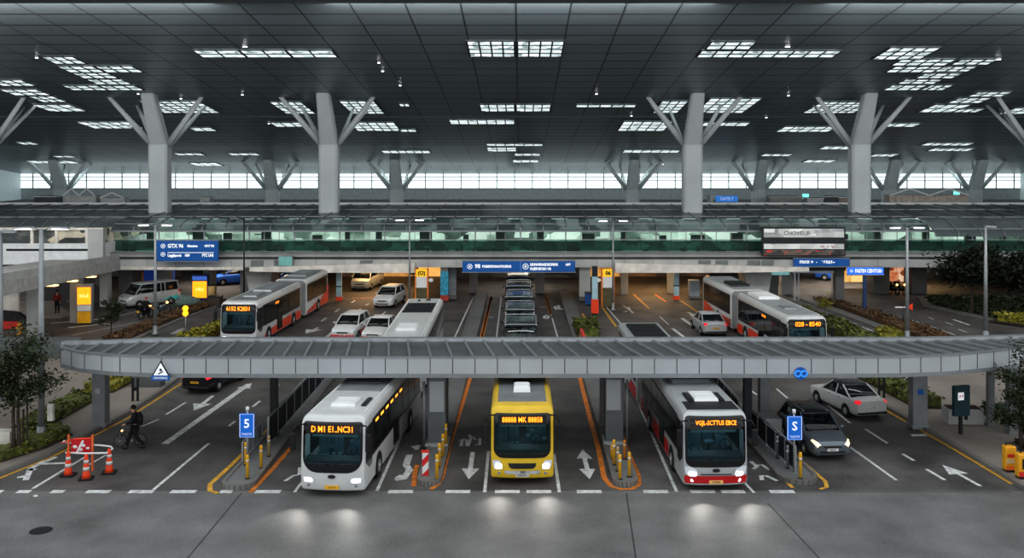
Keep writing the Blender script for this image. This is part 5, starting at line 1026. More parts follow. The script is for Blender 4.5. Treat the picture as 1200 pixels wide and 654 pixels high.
lamp_post('pale lamp post with bright heads right of the central blue sign', 718.5, 364, 259, .1, (-1, 1), z0=0)
lamp_post('tall pale lamp post with twin heads on the right shrub strip', 1063, 398, 267, .15, (-1, 1), z0=0)
lamp_post('tall grey pole with short head near the right trees', 1155, 398, 266, .16, (1,), lit=False, span=.3, z0=0)
lamp_post('grey pole cut by the left edge of the view', 1, 470, 272, .14, (1,), lit=False, span=.4)
m = MB(); b = G(50, 516, .1); m.box(b.x + .25, b.x + .5, b.y - .1, b.y + .1, 1.0, 1.75); m.bar((b.x + .15, b.y, 1.4), (b.x + .26, b.y, 1.4), .05); tag(m.build('meter_box', CONC_W), 'pale meter box fixed beside the near left lamp post', 'box')
# ------------------------------------------------------------------ direction signs
def big_sign(label, px0, px1, y0, y1, Y, items, legs=(), name='direction_sign'):
    a, b = P(px0, y1, Y), P(px1, y0, Y); w, h = b.x - a.x, b.z - a.z
    t = thing(name, label, 'sign', ((a.x + b.x) / 2, Y, a.z)); m = MB(); m.box(-w / 2, w / 2, -.1, .1, 0, h); pl = m.build('sign_panel', SIGN_B, t, bevel=.02)
    m = MB(); m.box(-w / 2 - .06, w / 2 + .06, -.08, .14, -.08, 0); m.box(-w / 2 - .06, w / 2 + .06, -.08, .14, h, h + .06); m.build('sign_frame', STEEL, t)
    for it in items:
        if it[0] == 't': text(it[1], 'sign_text', it[4] * h * 1.28, SIGN_W, pl, ((it[2] - .5) * w, -.11, it[3] * h), align='LEFT', sx=(it[5] if len(it) > 5 else 1) * 1.0, ext=.006, bold=.02)
        elif it[0] == 'c':
            m = MB(); R = it[3] * h; cx, cz = (it[1] - .5) * w, it[2] * h
            m.tube([(cx + R * math.cos(k * PI / 12), -.11, cz + R * math.sin(k * PI / 12)) for k in range(24)], R * .16, 6, closed=True); m.box(cx - R * .4, cx + R * .4, -.12, -.1, cz - R * .4, cz + R * .4); m.build('sign_symbol', SIGN_W, pl)
        elif it[0] == 'l': m = MB(); m.box((it[1] - .5) * w, (it[2] - .5) * w, -.112, -.1, it[3] * h - it[4], it[3] * h + it[4]); m.build('sign_line', SIGN_W, pl)
        elif it[0] == 'v': m = MB(); m.box((it[1] - .5) * w - .03, (it[1] - .5) * w + .03, -.112, -.1, 0, h); m.build('sign_line', M('sign pale blue', (110, 150, 210), noise=.03), pl)
    for lx in legs: m = MB(); m.box((lx - .5) * w - .08, (lx - .5) * w + .08, .1, .26, -(a.z), h); m.build('leg', STEEL, t)
    return t
big_sign('big blue direction sign with two rows of white text on the left of the concourse', 184, 256, 282, 306, 84.5,
    [('c', .105, .74, .1), ('c', .105, .34, .1), ('t', 'GTX 96', .18, .74, .2, .9), ('t', 'Kilometrose', .5, .74, .11, .7), ('t', 'OV17 TM', .78, .74, .11, .8), ('l', .18, .93, .42, .03), ('t', 'Lupglsports', .18, .28, .14, .8), ('t', 'ORP', .46, .28, .12, .8), ('t', 'PTC UNI', .74, .28, .14, .8)])
big_sign('long central blue gantry sign above the middle bus lanes', 542, 674, 306, 318.5, 84.3,
    [('c', .065, .5, .22), ('t', '98', .11, .52, .4, 1.0), ('t', 'PTABRETDORAOTOUFROE', .175, .5, .24, .72), ('v', .515), ('c', .56, .5, .25), ('t', 'S.BUHAVSUAGE BUUNING', .6, .68, .26, .66), ('t', '/AGYT', .915, .68, .2, .62), ('t', 'KLEEFUSICGO OR', .6, .28, .24, .8)])
big_sign('dark blue direction sign hung below the billboard on the right', 930, 995, 303, 312, 85.3, [('t', 'ITRUCK', .1, .55, .36, .8), ('t', '+', .3, .55, .5), ('t', '-', .4, .55, .3), ('t', '* F EQUI --', .5, .55, .36, .8)])
p = G(1017, 366, .14); t = big_sign('bright blue lit sign on a blue post in the right shrub strip', 993, 1035, 313.5, 321.5, p.y, [('t', 'FASTIN CENTOS', .2, .5, .55, .72), ('c', .1, .5, .2), ('c', .92, .5, .2)], name='post_sign')
for ch in t.children:
    if ch.name.startswith('sign_panel'): ch.data.materials[0] = M('lit sign blue', (40, 100, 220), emit=1.0, ecol=(36, 96, 220), noise=.1)
m = MB(); m.box(-.12, .12, .1, .3, -t.location.z + .14, .2); m.build('post', M('post blue', (34, 60, 104), .5), t)
# billboard
a, b = P(893, 300, 85.0), P(991, 266, 85.0); w, h = b.x - a.x, b.z - a.z
t = thing('billboard', 'wide grey advertising billboard with two pale text strips on the right of the concourse', 'billboard', ((a.x + b.x) / 2, 85.0, a.z))
m = MB(); m.box(-w / 2, w / 2, 0, .4, 0, h); m.build('back_box', STEEL_D, t, bevel=.03)
for z0, z1, mm in ((.64, .94, lit_interior('billboard upper', [(120, 124, 124), (176, 180, 178), (196, 198, 196), (226, 228, 226)], .7, 1.6, .25)), (.24, .42, lit_interior('billboard lower', [(150, 154, 152), (188, 190, 188), (206, 208, 206), (220, 222, 220)], .7, 1.6, .25)), (.03, .2, lit_interior('billboard foot', [(40, 42, 40), (86, 84, 78), (120, 104, 90), (206, 60, 60)], 1.4, 2.5, .12))):
    m = MB(); m.box(-w / 2 + .15, w / 2 - .15, -.04, 0, z0 * h, z1 * h); m.build('advert_panel', mm, t)
text('CHOVEUR', 'billboard_text', .5, M('billboard ink', (70, 74, 74)), t, (-.6, -.06, .78 * h), sx=1.0); text('mr  m  D', 'billboard_text', .3, M('billboard red', (190, 60, 60)), t, (2.0, -.06, .33 * h))
def panel_box(name, label, cat, px0, px1, y0, y1, Y, mat, txt=None):
    a, b = P(px0, y1, Y), P(px1, y0, Y); w, h = b.x - a.x, b.z - a.z; t = thing(name, label, cat, ((a.x + b.x) / 2, Y, a.z)); m = MB(); m.box(-w / 2, w / 2, 0, .3, 0, h); m.build('casing', STEEL, t); m = MB(); m.box(-w / 2 + .06, w / 2 - .06, -.03, .02, .06, h - .06); o = m.build('face', mat, t)
    if txt: text(txt, 'panel_text', h * .32, SIGN_W, o, (0, -.04, h * .5), sx=.8)
    return t
panel_box('hanging_panel', 'small teal panel hung under the concourse above the left articulated bus', 'panel', 326, 343, 300, 312, 85.2, TEAL)
panel_box('information_display', 'wide pale teal lit display under the concourse right of the far bus', 'display', 889, 926, 313, 323, 88, M('pale display', (150, 196, 196), emit=.5, ecol=(130, 190, 190), noise=.2, scale=3), 'BUS 34 12')
panel_box('information_display', 'small cyan lit display at the left end of the wide one', 'display', 875.5, 886, 313, 322, 87.6, M('cyan display', (90, 190, 210), emit=.6, ecol=(80, 190, 215), noise=.2))
# gate frame on the right
a = G(931, 352); t = thing('portal_frame', 'pale steel portal frame with dark pier at the right under the blue sign', 'gate', (a.x, a.y, 0)); W_ = 4.3; hh = P(931, 317, a.y).z
m = MB(); m.box(-.09, .09, -.1, .1, 0, hh); m.box(.3, .42, -.06, .06, 0, hh); m.build('post', ALU, t); m = MB(); m.box(-.2, W_, -.15, .15, hh - .22, hh); m.build('lintel', ALU, t); m = MB(); m.box(W_ - .75, W_, -.4, .4, 0, hh + .1); m.build('pier', CONC_D, t); m = MB(); m.box(-.4, W_ + .2, -.2, .6, hh, hh + .4); m.build('soffit', STEEL_D, t)
# booths flanking the centre lanes
def lane_booth(label, px, py, s, Yb=84):
    b = G(px, py, .15); t = thing('lane_booth', label, 'booth', b); z = 3.0
    m = MB(); m.box(-.5, .5, 0, .5, 1.55, 2.5); m.build('white_panel', WHITE, t, bevel=.03); m = MB(); m.box(-.5, .5, -.03, .5, 2.5, 3.1); yp = m.build('yellow_panel', M('booth yellow', (232, 190, 40), emit=.5, ecol=(230, 180, 40), noise=.1), t)
    text('(O)' if s > 0 else '06', 'panel_text', .45, BLACK, yp, (0, -.05, 2.8), bold=.02); m = MB(); m.box(-.56, -.46, -.06, .5, 0, 3.2); m.box(.46, .56, -.06, .5, 0, 3.2); m.build('frame', M('booth orange', (226, 130, 60), .5), t)
    m = MB(); m.box(-.45, .45, .1, .45, 0, 1.5); m.build('lower_panel', M('booth olive', (92, 90, 60), .6), t)
    m = MB(); m.sphere((s * .8, 0, 2.2), .2, 10, 6, (1, .4, 1)); m.bar((s * .5, 0, 2.2), (s * .75, 0, 2.2), .06); m.build('side_mirror', WHITE, t); return t
lane_booth('white and yellow lane booth left of the central lanes behind the white bus', 494, 359, 1); lane_booth('white and yellow lane booth right of the central lanes beside a lamp post', 712.5, 359, -1)
def pole_thing(name, label, cat, px, py, segs, r, w=0, box_=True):
    b = G(px, py, .1); t = thing(name, label, cat, b)
    for nm, z0, z1, mm, k in segs:
        m = MB()
        if box_: m.box(-r * k, r * k, -r * k, r * k, z0, z1)
        else: m.lathe([(r * k, z0), (r * k, z1)], n=12)
        m.build(nm, mm, t)
    return t
PB = M('pale blue post', (160, 190, 200), .5, noise=.08)
for px, py, lab in ((397.5, 352, 'pale blue lane post with yellow top left of the left underpass'), (792.5, 351, 'pale blue lane post with orange foot right of the right underpass')):
    pole_thing('lane_post', lab, 'post', px, py, [('post', 0, 2.5, PB, 1), ('yellow_top', 2.5, 3.05, M('post yellow', (232, 176, 30), .5), 1.1), ('post_band', 1.2, 1.3, STEEL_D, 1.05), ('orange_foot', 0, .35, CONE_O, 1.15)], .22)
pole_thing('lane_column', 'grey lane column with blue panel left of the central lanes', 'column', 521, 352, [('column', 0, 3.4, CONC, 1.2), ('blue_panel', .5, 2.6, M('panel cyan', (70, 160, 190), .4, noise=.3, scale=3), 1.25), ('red_foot', -.0, .5, M('foot red', (180, 70, 60), .6), 1.3)], .28)
pole_thing('lane_column', 'pair of grey columns left of the blue sign, wide one', 'column', 529, 350, [('column', 0, 3.4, M('column grey', (140, 146, 148), .6), 1.5), ('base', 0, .4, CONC_D, 1.7)], .3)
pole_thing('lane_column', 'grey column right of the central lanes near the booth', 'column', 685, 352, [('column', 0, 3.3, CONC, 1.6), ('base', 0, .4, CONC_D, 1.8)], .3)
pole_thing('lane_column', 'dark column with orange foot right of the central lanes', 'column', 697, 371, [('column', 0, 4.0, STEEL_D, .7), ('pale_strip', .8, 3.2, PB, .75), ('orange_foot', .3, 1.4, CONE_O, .95)], .3)
pole_thing('blue_bin', 'blue box at the foot of the right central column', 'bin', 692, 356, [('body', 0, .9, M('bin blue', (30, 80, 140), .5), 1.6), ('lid', .9, 1.0, STEEL_D, 1.7)], .3)
pole_thing('service_cabinet', 'grey cabinet under the right underpass', 'cabinet', 813, 349, [('body', .2, 1.6, M('cabinet grey', (130, 140, 148), .5), 1.5), ('plinth', 0, .2, CONC_D, 1.5)], .3)
# red and white tape barrier post near centre right
t = thing('barrier_fence', 'red and white low barrier on the centre right island behind the walkway', 'barrier', (4.15, 62.5, .15)); m = MB(); m.box(-.1, .1, 0, 4.5, .1, 1.0); m.build('panel', striped('barrier stripes', (200, 60, 50), (220, 216, 210), .5, .6), t); m = MB(); m.box(-.25, .25, -.1, .1, 0, .12); m.box(-.25, .25, 4.4, 4.6, 0, .12); m.build('foot', RUBBER, t)
# ------------------------------------------------------------------ totems and boxes
def totem(label, px, py, h, w, segs, rz=0.0, txt=None):
    b = G(px, py, .1); t = thing('advertising_totem', label, 'totem', b, rz); m = MB(); m.box(-w / 2, w / 2, 0, .5, 0, h); m.build('casing', segs[0], t, bevel=.03)
    for nm, z0, z1, mm in segs[1]:
        m = MB(); m.box(-w / 2 + .08, w / 2 - .08, -.04, .02, z0, z1); o = m.build(nm, mm, t)
        if nm == 'lit_panel' and txt: text(txt, 'panel_text', .34, M('totem text', (255, 236, 170), emit=1.0, ecol=(255, 230, 160)), o, (0, -.06, (z0 + z1) / 2))
    return t
LITO = M('lit orange panel', (250, 160, 30), emit=1.3, ecol=(255, 150, 24), noise=.18, scale=3)
totem('pale totem with lit orange panel and yellow foot on the far left pavement', 98.5, 379, 3.0, 1.15, (STEEL, [('lit_panel', 1.45, 2.75, LITO), ('white_panel', .95, 1.4, WHITE), ('yellow_foot', .02, .9, M('totem yellow', (236, 176, 24), .5, noise=.1))]), .1, 'SALE')
totem('dark blue totem with lit orange panel beside the motorcycle lane', 234, 353, 2.35, 1.4, (M('totem navy', (28, 48, 96), .5), [('lit_panel', .3, 1.75, LITO), ('white_panel', 1.85, 2.2, M('totem header', (70, 110, 190), emit=.4, ecol=(70, 110, 200)))]), 0, 'ORA')
pole_thing('refuse_bin', 'beige barrel bin beside the dark blue totem', 'bin', 246, 352, [('body', .15, 1.3, M('bin beige', (202, 170, 110), .6, noise=.1), 1.4), ('lid', 1.3, 1.4, STEEL_D, 1.45), ('foot', 0, .15, STEEL_D, 1.2)], .32, box_=False)
pole_thing('utility_box', 'dark brown box on the far left pavement beside the beige bin', 'box', 252, 358, [('body', 0, .75, M('box brown', (64, 54, 48), .6, noise=.15), 1.7), ('lid', .75, .82, STEEL_D, 1.8)], .3)
b = G(1127, 509, .13); t = thing('information_board', 'dark teal information board with a small lit screen on the right pavement', 'sign', b, .25); m = MB(); m.box(-.42, .42, -.05, .15, .85, 2.25); m.build('board', M('board teal', (30, 62, 70), .4, noise=.1), t, bevel=.02); m = MB(); m.box(-.24, .06, -.08, -.04, 1.6, 1.95); sc_ = m.build('screen', M('board screen', (226, 226, 228), emit=.5, ecol=(220, 220, 226)), t); text('A4', 'screen_text', .2, M('board red', (190, 40, 50)), sc_, (-.09, -.085, 1.78))
m = MB(); m.box(-.1, .04, -.02, .1, 0, .9); m.build('post', STEEL_D, t); m = MB(); m.box(.3, .42, .1, .2, .62, .9); m.build('bracket', STEEL_D, t)
t = thing('planter', 'long pale concrete planter behind the information board', 'planter', (21.05, 47.0, .13), -.02); m = MB(); m.box(-.55, 1.15, 0, .9, 0, .72); m.build('trough', CONC, t, bevel=.03); m = MB(); m.box(-.45, 1.05, .1, .8, .70, .75); m.build('soil', SOIL, t)
def wbox(label, px, py, w, h, mats_):
    b = G(px, py, .13); t = thing('barrier_box', label, 'barrier', b); m = MB(); m.box(-w / 2, w / 2, -.18, .18, .06, h); m.build('body', mats_[0], t, bevel=.06)
    for z0, z1, k, mm in mats_[1]: m = MB(); m.box(-w / 2 * k, w / 2 * k, -.2, -.15, z0, z1); m.build('front_panel', mm, t)
    m = MB(); m.box(-w / 2 + .05, -w / 2 + .2, -.2, .2, 0, .1); m.box(w / 2 - .2, w / 2 - .05, -.2, .2, 0, .1); m.build('foot', RUBBER, t); m = MB(); m.tube([(-.15, 0, h - .02), (-.13, 0, h + .09), (.13, 0, h + .09), (.15, 0, h - .02)], .03, 6); m.build('handle', RUBBER, t)
MY = M('box yellow', (226, 164, 34), .5, noise=.08); MR = M('box red', (206, 50, 40), .5, noise=.06)
wbox('yellow box with red stripes on the right pavement, left of the pair', 1182.5, 552, .46, 1.05, (MY, [(.62, .74, .7, MR), (.1, .26, .9, M('box orange', (230, 110, 40), .5)), (.36, .56, .8, M('box pale', (216, 190, 140), .5))]))
wbox('yellow and red box with black emblem on the right pavement, right of the pair', 1200, 560, .62, 1.0, (MY, [(.08, .3, .9, MR), (.4, .8, .5, BLACK)]))
b = G(6, 385, .1); t = thing('advertising_stand', 'white poster stand with a red and black curved skirt at the left edge', 'stand', (b.x - .3, b.y, .1)); m = MB(); m.box(0, 1.3, 0, .2, 1.2, 2.9); m.build('poster', CONC_W, t); m = MB(); m.prism([(-1.5, 0), (2.2, 0), (2.0, .7), (1.2, 1.3), (-1.5, 1.5)], -.2, .2); o = m.build('black_skirt', BLACK, t); o.rotation_euler.x = PI / 2; m = MB(); m.prism([(-1.5, 0.0), (1.7, 0), (1.5, .55), (-1.5, .6)], -.22, .22); o = m.build('red_skirt', MR, t); o.rotation_euler.x = PI / 2
t = thing('fire_hydrant', 'small yellow hydrant by the poster stand at the left edge', 'hydrant', G(23, 392, .1)); m = MB(); m.lathe([(.2, 0), (.2, .06), (.12, .1), (.12, .6), (.18, .62), (.14, .75), (.02, .82)], n=12); m.build('barrel', MY, t); m = MB(); m.cyl((-.25, 0, .45), (.25, 0, .45), .07, n=10); m.build('outlet', MY, t)
b = G(217.5, 397); t = thing('flashing_beacon', 'amber flashing beacon pair on a thin post beside the yellow green hedge', 'beacon', (b.x, b.y, .1)); m = MB(); m.tube([(0, 0, 0), (0, 0, 1.95)], .04, 8); m.build('post', ALU, t)
for z in (1.7, 2.05): m = MB(); m.sphere((0, -.05, z), .2, 14, 8); m.build('amber_glow', M('beacon amber', (255, 160, 30), emit=4, ecol=(255, 140, 20)), t); m = MB(); m.box(-.24, .24, .05, .12, z - .2, z + .2); m.build('backplate', BLACK, t)
b = G(1062, 364); t = thing('crossing_gate', 'short white and orange crossing arm beside the right lamp post', 'barrier', (G(1060, 385).x, 73.6, .1)); m = MB(); m.tube([(0, 0, 0), (0, 0, 1.5)], .05, 8); m.build('post', STEEL_D, t); m = MB(); m.box(-.6, .5, -.04, .04, 1.4, 1.5); m.build('arm', WHITE, t); m = MB(); m.loft([[(.4, -.05, 1.38), (.7, -.05, 1.2), (.7, -.05, 1.75), (.4, -.05, 1.52)], [(.4, .05, 1.38), (.7, .05, 1.2), (.7, .05, 1.75), (.4, .05, 1.52)]], smooth=False); m.build('arm_tail', CONE_O, t)
for px, py, w, h, lab in ((40, 500, .0, 0, ''),):
    pass
for px, py, lab in ((631, 0, ''),):
    pass
for (px, py, lab, z) in ((158.5, 470, 'pair of dark guard posts on the left pavement beyond the walkway', 1.2), (1033, 466, 'pair of dark guard posts on the right pavement beyond the walkway', 1.1)):
    b = G(px, py, .13); t = thing('guard_posts', lab, 'posts', b)
    for dx in (-.13, .13): m = MB(); m.box(dx - .05, dx + .05, -.05, .05, 0, z); m.build('post', STEEL_D, t)
    m = MB(); m.box(-.13, .13, -.03, .03, z * .45, z * .6); m.build('cross_plate', STEEL_D, t)
ck = MB(); p = G(171, 454, .13); ck.box(p.x - .8, p.x + .8, p.y, p.y + .8, .1, .75); tag(ck.build('stone_planter', CONC_D, bevel=.03), 'dark grey stone block on the left pavement beside the guard posts', 'block')
ck = MB(); p = G(1074, 442, .13); ck.box(p.x - .8, p.x + 1.2, p.y + 2, p.y + 3, .1, .9); tag(ck.build('stone_planter', CONC_W, bevel=.03), 'pale block beside the right hedge beyond the walkway', 'block')
ck = MB(); p = G(2, 530, .13); ck.box(p.x - .6, p.x + .35, p.y, p.y + .6, .1, 1.0); tag(ck.build('utility_cabinet', CONC_W, bevel=.03), 'pale utility cabinet at the left edge among the hedges', 'cabinet')
# parked blue vehicles in the far left
BV = M('blue vehicle paint', (38, 96, 190), .3, noise=.1)
k0 = None
for i, (x, y, lab) in enumerate(((-30.6, 97, 'blue parked car nearest in the row under the concourse at left'), (-29.6, 100.5, 'second blue parked car in the row under the concourse at left'), (-28.6, 104, 'third blue parked car in the row under the concourse at left'), (-24.0, 99, 'blue parked car to the right of the others under the concourse at left'))):
    if i == 0: k0 = make_car('car', lab, (x, y, 0), math.radians(-60), BV, 'mpv', group='blue cars parked under the concourse', lights=True, ptext='BL77')
    else: dup(k0, (x, y, 0), math.radians(-60), lab)
dup(k0, (34.6, 99.5, 0), math.radians(60), 'blue car parked under the concourse at right behind the portal frame')
t = thing('blue_kiosk', 'bright blue kiosk with orange side behind the silver minibus', 'kiosk', (-34.6, 92.6, 0)); m = MB(); m.box(-1.0, 1.6, 0, 1.2, .3, 2.2); m.build('body', M('kiosk blue', (30, 66, 150), .5, noise=.2, scale=3, emit=.2, ecol=(30, 66, 160)), t, bevel=.1); m = MB(); m.box(-1.5, -1.0, 0, 1.0, 0, 1.8); m.build('side_panel', ORANGE, t); m = MB(); m.box(-1.0, 1.6, .1, 1.0, 0, .3); m.build('plinth', CONC_D, t)
# ------------------------------------------------------------------ cones and barrier at the near left
c0 = None
for px, py, lab in ((80, 557.5, 'leftmost of the three tall orange traffic cones with white bands'), (101, 561.5, 'middle of the three tall orange traffic cones, nearest the eye'), (128, 554.5, 'rightmost of the three tall orange traffic cones with white bands')):
    if c0 is None:
        c0 = t = thing('traffic_cone', lab, 'traffic cone', G(px, py), group='orange traffic cones'); m = MB(); m.prism([(-.27, -.22), (-.22, -.27), (.22, -.27), (.27, -.22), (.27, .22), (.22, .27), (-.22, .27), (-.27, .22)], 0, .06); m.build('base', RUBBER, t)
        m = MB(); m.lathe([(.18, .06), (.14, .2), (.075, .9), (.065, .98), (.05, 1.0)], n=18); m.build('cone', CONE_O, t)
        for z0, z1 in ((.36, .5), (.66, .78)):
            f = lambda z: .14 - (z - .2) * .065 / .7 + .005
            m = MB(); m.lathe([(f(z0), z0), (f(z1), z1)], n=18); m.build('reflective_band', PAINT_W, t)
    else: dup(c0, G(px, py), .2, lab)
t = thing('traffic_barrier', 'red and white traffic barrier with looped white tube standing among the cones', 'barrier', G(97, 552, 0)); O = t.location.copy()
def BL(x, y, Y): return P(x, y, Y) - O
m = MB()
for x in (80.5, 108.5): m.box(BL(x, 550, 40.6).x - .035, BL(x, 550, 40.6).x + .035, -.04 + 40.6 - O.y, .04 + 40.6 - O.y, 0, 1.5)
m.build('upright', M('barrier post orange', (226, 110, 60), .5), t)
m = MB(); a, b = BL(84, 531, 40.6), BL(107, 514.5, 40.6); m.box(a.x, b.x, a.y - .06, a.y - .02, a.z, b.z); bd = m.build('board', M('barrier red', (190, 24, 36), .5, noise=.05), t)
m = MB(); wv = b.x - a.x
for cx, cz, r in ((.2, .5, .1), (.48, .28, .1), (.62, .6, .1), (.85, .4, .08)): m.sphere((a.x + cx * wv, a.y - .06, a.z + cz * .55), r, 8, 6, (1, .12, .7))
m.bar((a.x + .3 * wv, a.y - .07, a.z + .04), (a.x + .62 * wv, a.y - .07, b.z - .05), .09, .02, up=(0, 1, 0)); m.build('white_marks', WHITE, bd)
m = MB(); m.tube([BL(74, 517, 40.6), BL(90, 521, 40.7), BL(118, 522, 41.0), BL(130, 523.5, 41.0), BL(132, 526, 40.6), BL(125, 531, 40.2), BL(100, 531.5, 40.1), BL(77, 530.5, 40.2)], .04, 8); m.build('looped_tube', WHITE, t)
m = MB(); m.tube([BL(72, 519, 40.6), BL(88, 514.5, 40.6), BL(108, 513.5, 40.6)], .035, 8); m.build('top_tube', CONE_O, t)
# ------------------------------------------------------------------ trees
def tree(label, base, h, spread, n, leaf=LEAF_D, lsize=.14, name='tree', stems=1, lo=.42, tr=.09, seed=1):
    R = random.Random(seed); t = thing(name, label, 'tree', base); m = MB(); tips = []
    for s in range(stems):
        ox = (s - (stems - 1) / 2) * .25; pts = [(ox, 0, -.05), (ox * .9 + R.uniform(-.06, .06), R.uniform(-.06, .06), h * .3), (ox * .5 + R.uniform(-.12, .12), 0, h * .6), (ox * .2, 0, h * .9)]
        m.tube(pts, [tr, tr * .8, tr * .55, tr * .2], 8)
    for k in range(16):
        a = R.uniform(0, 2 * PI); z0 = h * R.uniform(lo * .8, .8); l = spread * R.uniform(.45, 1) * (1.15 - z0 / h * .6); p0 = Vector((0, 0, z0)); p1 = p0 + Vector((math.cos(a) * l * .55, math.sin(a) * l * .55, l * .3)); p2 = p0 + Vector((math.cos(a) * l, math.sin(a) * l, l * R.uniform(.25, .5)))
        m.tube([p0, p1, p2], [tr * .4, tr * .25, tr * .1], 5); tips += [p1, p2, (p1 + p2) / 2]
    tips += [Vector((0, 0, h * .9)), Vector((.1, 0, h))]; m.build('trunk', BARK, t); f = MB()
    for _ in range(n):
        c = R.choice(tips) + Vector((R.gauss(0, 1), R.gauss(0, 1), R.gauss(0, .55))) * spread * .19
        d = Vector((R.uniform(-1, 1), R.uniform(-1, 1), R.uniform(-.5, .5))).normalized(); e = d.cross(Vector((R.uniform(-.6, .6), R.uniform(-.6, .6), 1))).normalized(); s_ = lsize * R.uniform(.7, 1.4)
        f.poly([c - d * s_, c + e * s_ * .45, c + d * s_, c - e * s_ * .45])
    f.build('foliage', leaf, t, fix=False); return t
tree('slender tree with layered dark crown in front of the left walkway end', G(20, 533, .13), 5.4, 1.9, 6000, lsize=.1, stems=2, lo=.5, seed=4)
tree('dark tree in front of the right walkway end beside the yellow boxes', G(1196, 528, .13), 4.6, 1.5, 5200, lsize=.095, lo=.3, seed=9)
tree('wide dark tree on the far right verge left of the tall pole', (36.6, 79.6, .14), 5.2, 3.2, 5200, lsize=.22, lo=.55, tr=.16, seed=12, leaf=leaf_mat('very dark leaves', (14, 20, 14), (42, 52, 32)))
tree('wide dark tree on the far right verge at the right edge', (40.6, 78.2, .14), 4.9, 3.2, 5200, lsize=.22, lo=.5, tr=.16, seed=21, leaf=MATS['very dark leaves'])
tree('small thin tree on the red shrub bed left of the far lamp post', G(130, 394, .14), 2.7, 1.0, 700, lsize=.13, lo=.4, tr=.05, seed=5)
tree('young staked sapling in the median beside the right articulated bus', G(967, 384, .14), 2.6, .6, 160, lsize=.14, lo=.7, tr=.035, seed=6, leaf=LEAF_Y)
for px, lab in ((27.5, 'brown support stake beside the left tree trunk'), (32, 'thin dark stake right of the left tree')):
    b = G(px, 531, .13); m = MB(); m.tube([(0, 0, 0), (0, 0, 1.9 if px < 30 else 2.4)], .045, 8); tag(m.build('tree_stake', BARK, loc=b), lab, 'stake')
# ------------------------------------------------------------------ people
def skin_mesh(name, joints, edges, mat, parent, sub=1):
    names = list(joints); me = bpy.data.meshes.new(name); me.from_pydata([joints[n][0] for n in names], [(names.index(a), names.index(b)) for a, b in edges], []); me.materials.append(mat)
    o = bpy.data.objects.new(name, me); col.objects.link(o); o.parent = parent; mo = o.modifiers.new('skin', 'SKIN'); mo.use_smooth_shade = True
    if not me.skin_vertices: me.attributes  # layer is made by the modifier
    for i, n in enumerate(names):
        r = joints[n][1]; v = me.skin_vertices[0].data[i]; v.radius = (r, r) if not isinstance(r, tuple) else r
        v.use_root = (i == 0)
    s = o.modifiers.new('sub', 'SUBSURF'); s.levels = sub; s.render_levels = sub
    # bake to a plain mesh so the figure is one continuous surface
    bpy.context.view_layer.update(); ev = o.evaluated_get(bpy.context.evaluated_depsgraph_get()); nm = bpy.data.meshes.new_from_object(ev); o.modifiers.clear(); o.data = nm; nm.materials.clear(); nm.materials.append(mat)
    for p in nm.polygons: p.material_index = 0; p.use_smooth = True
    return o
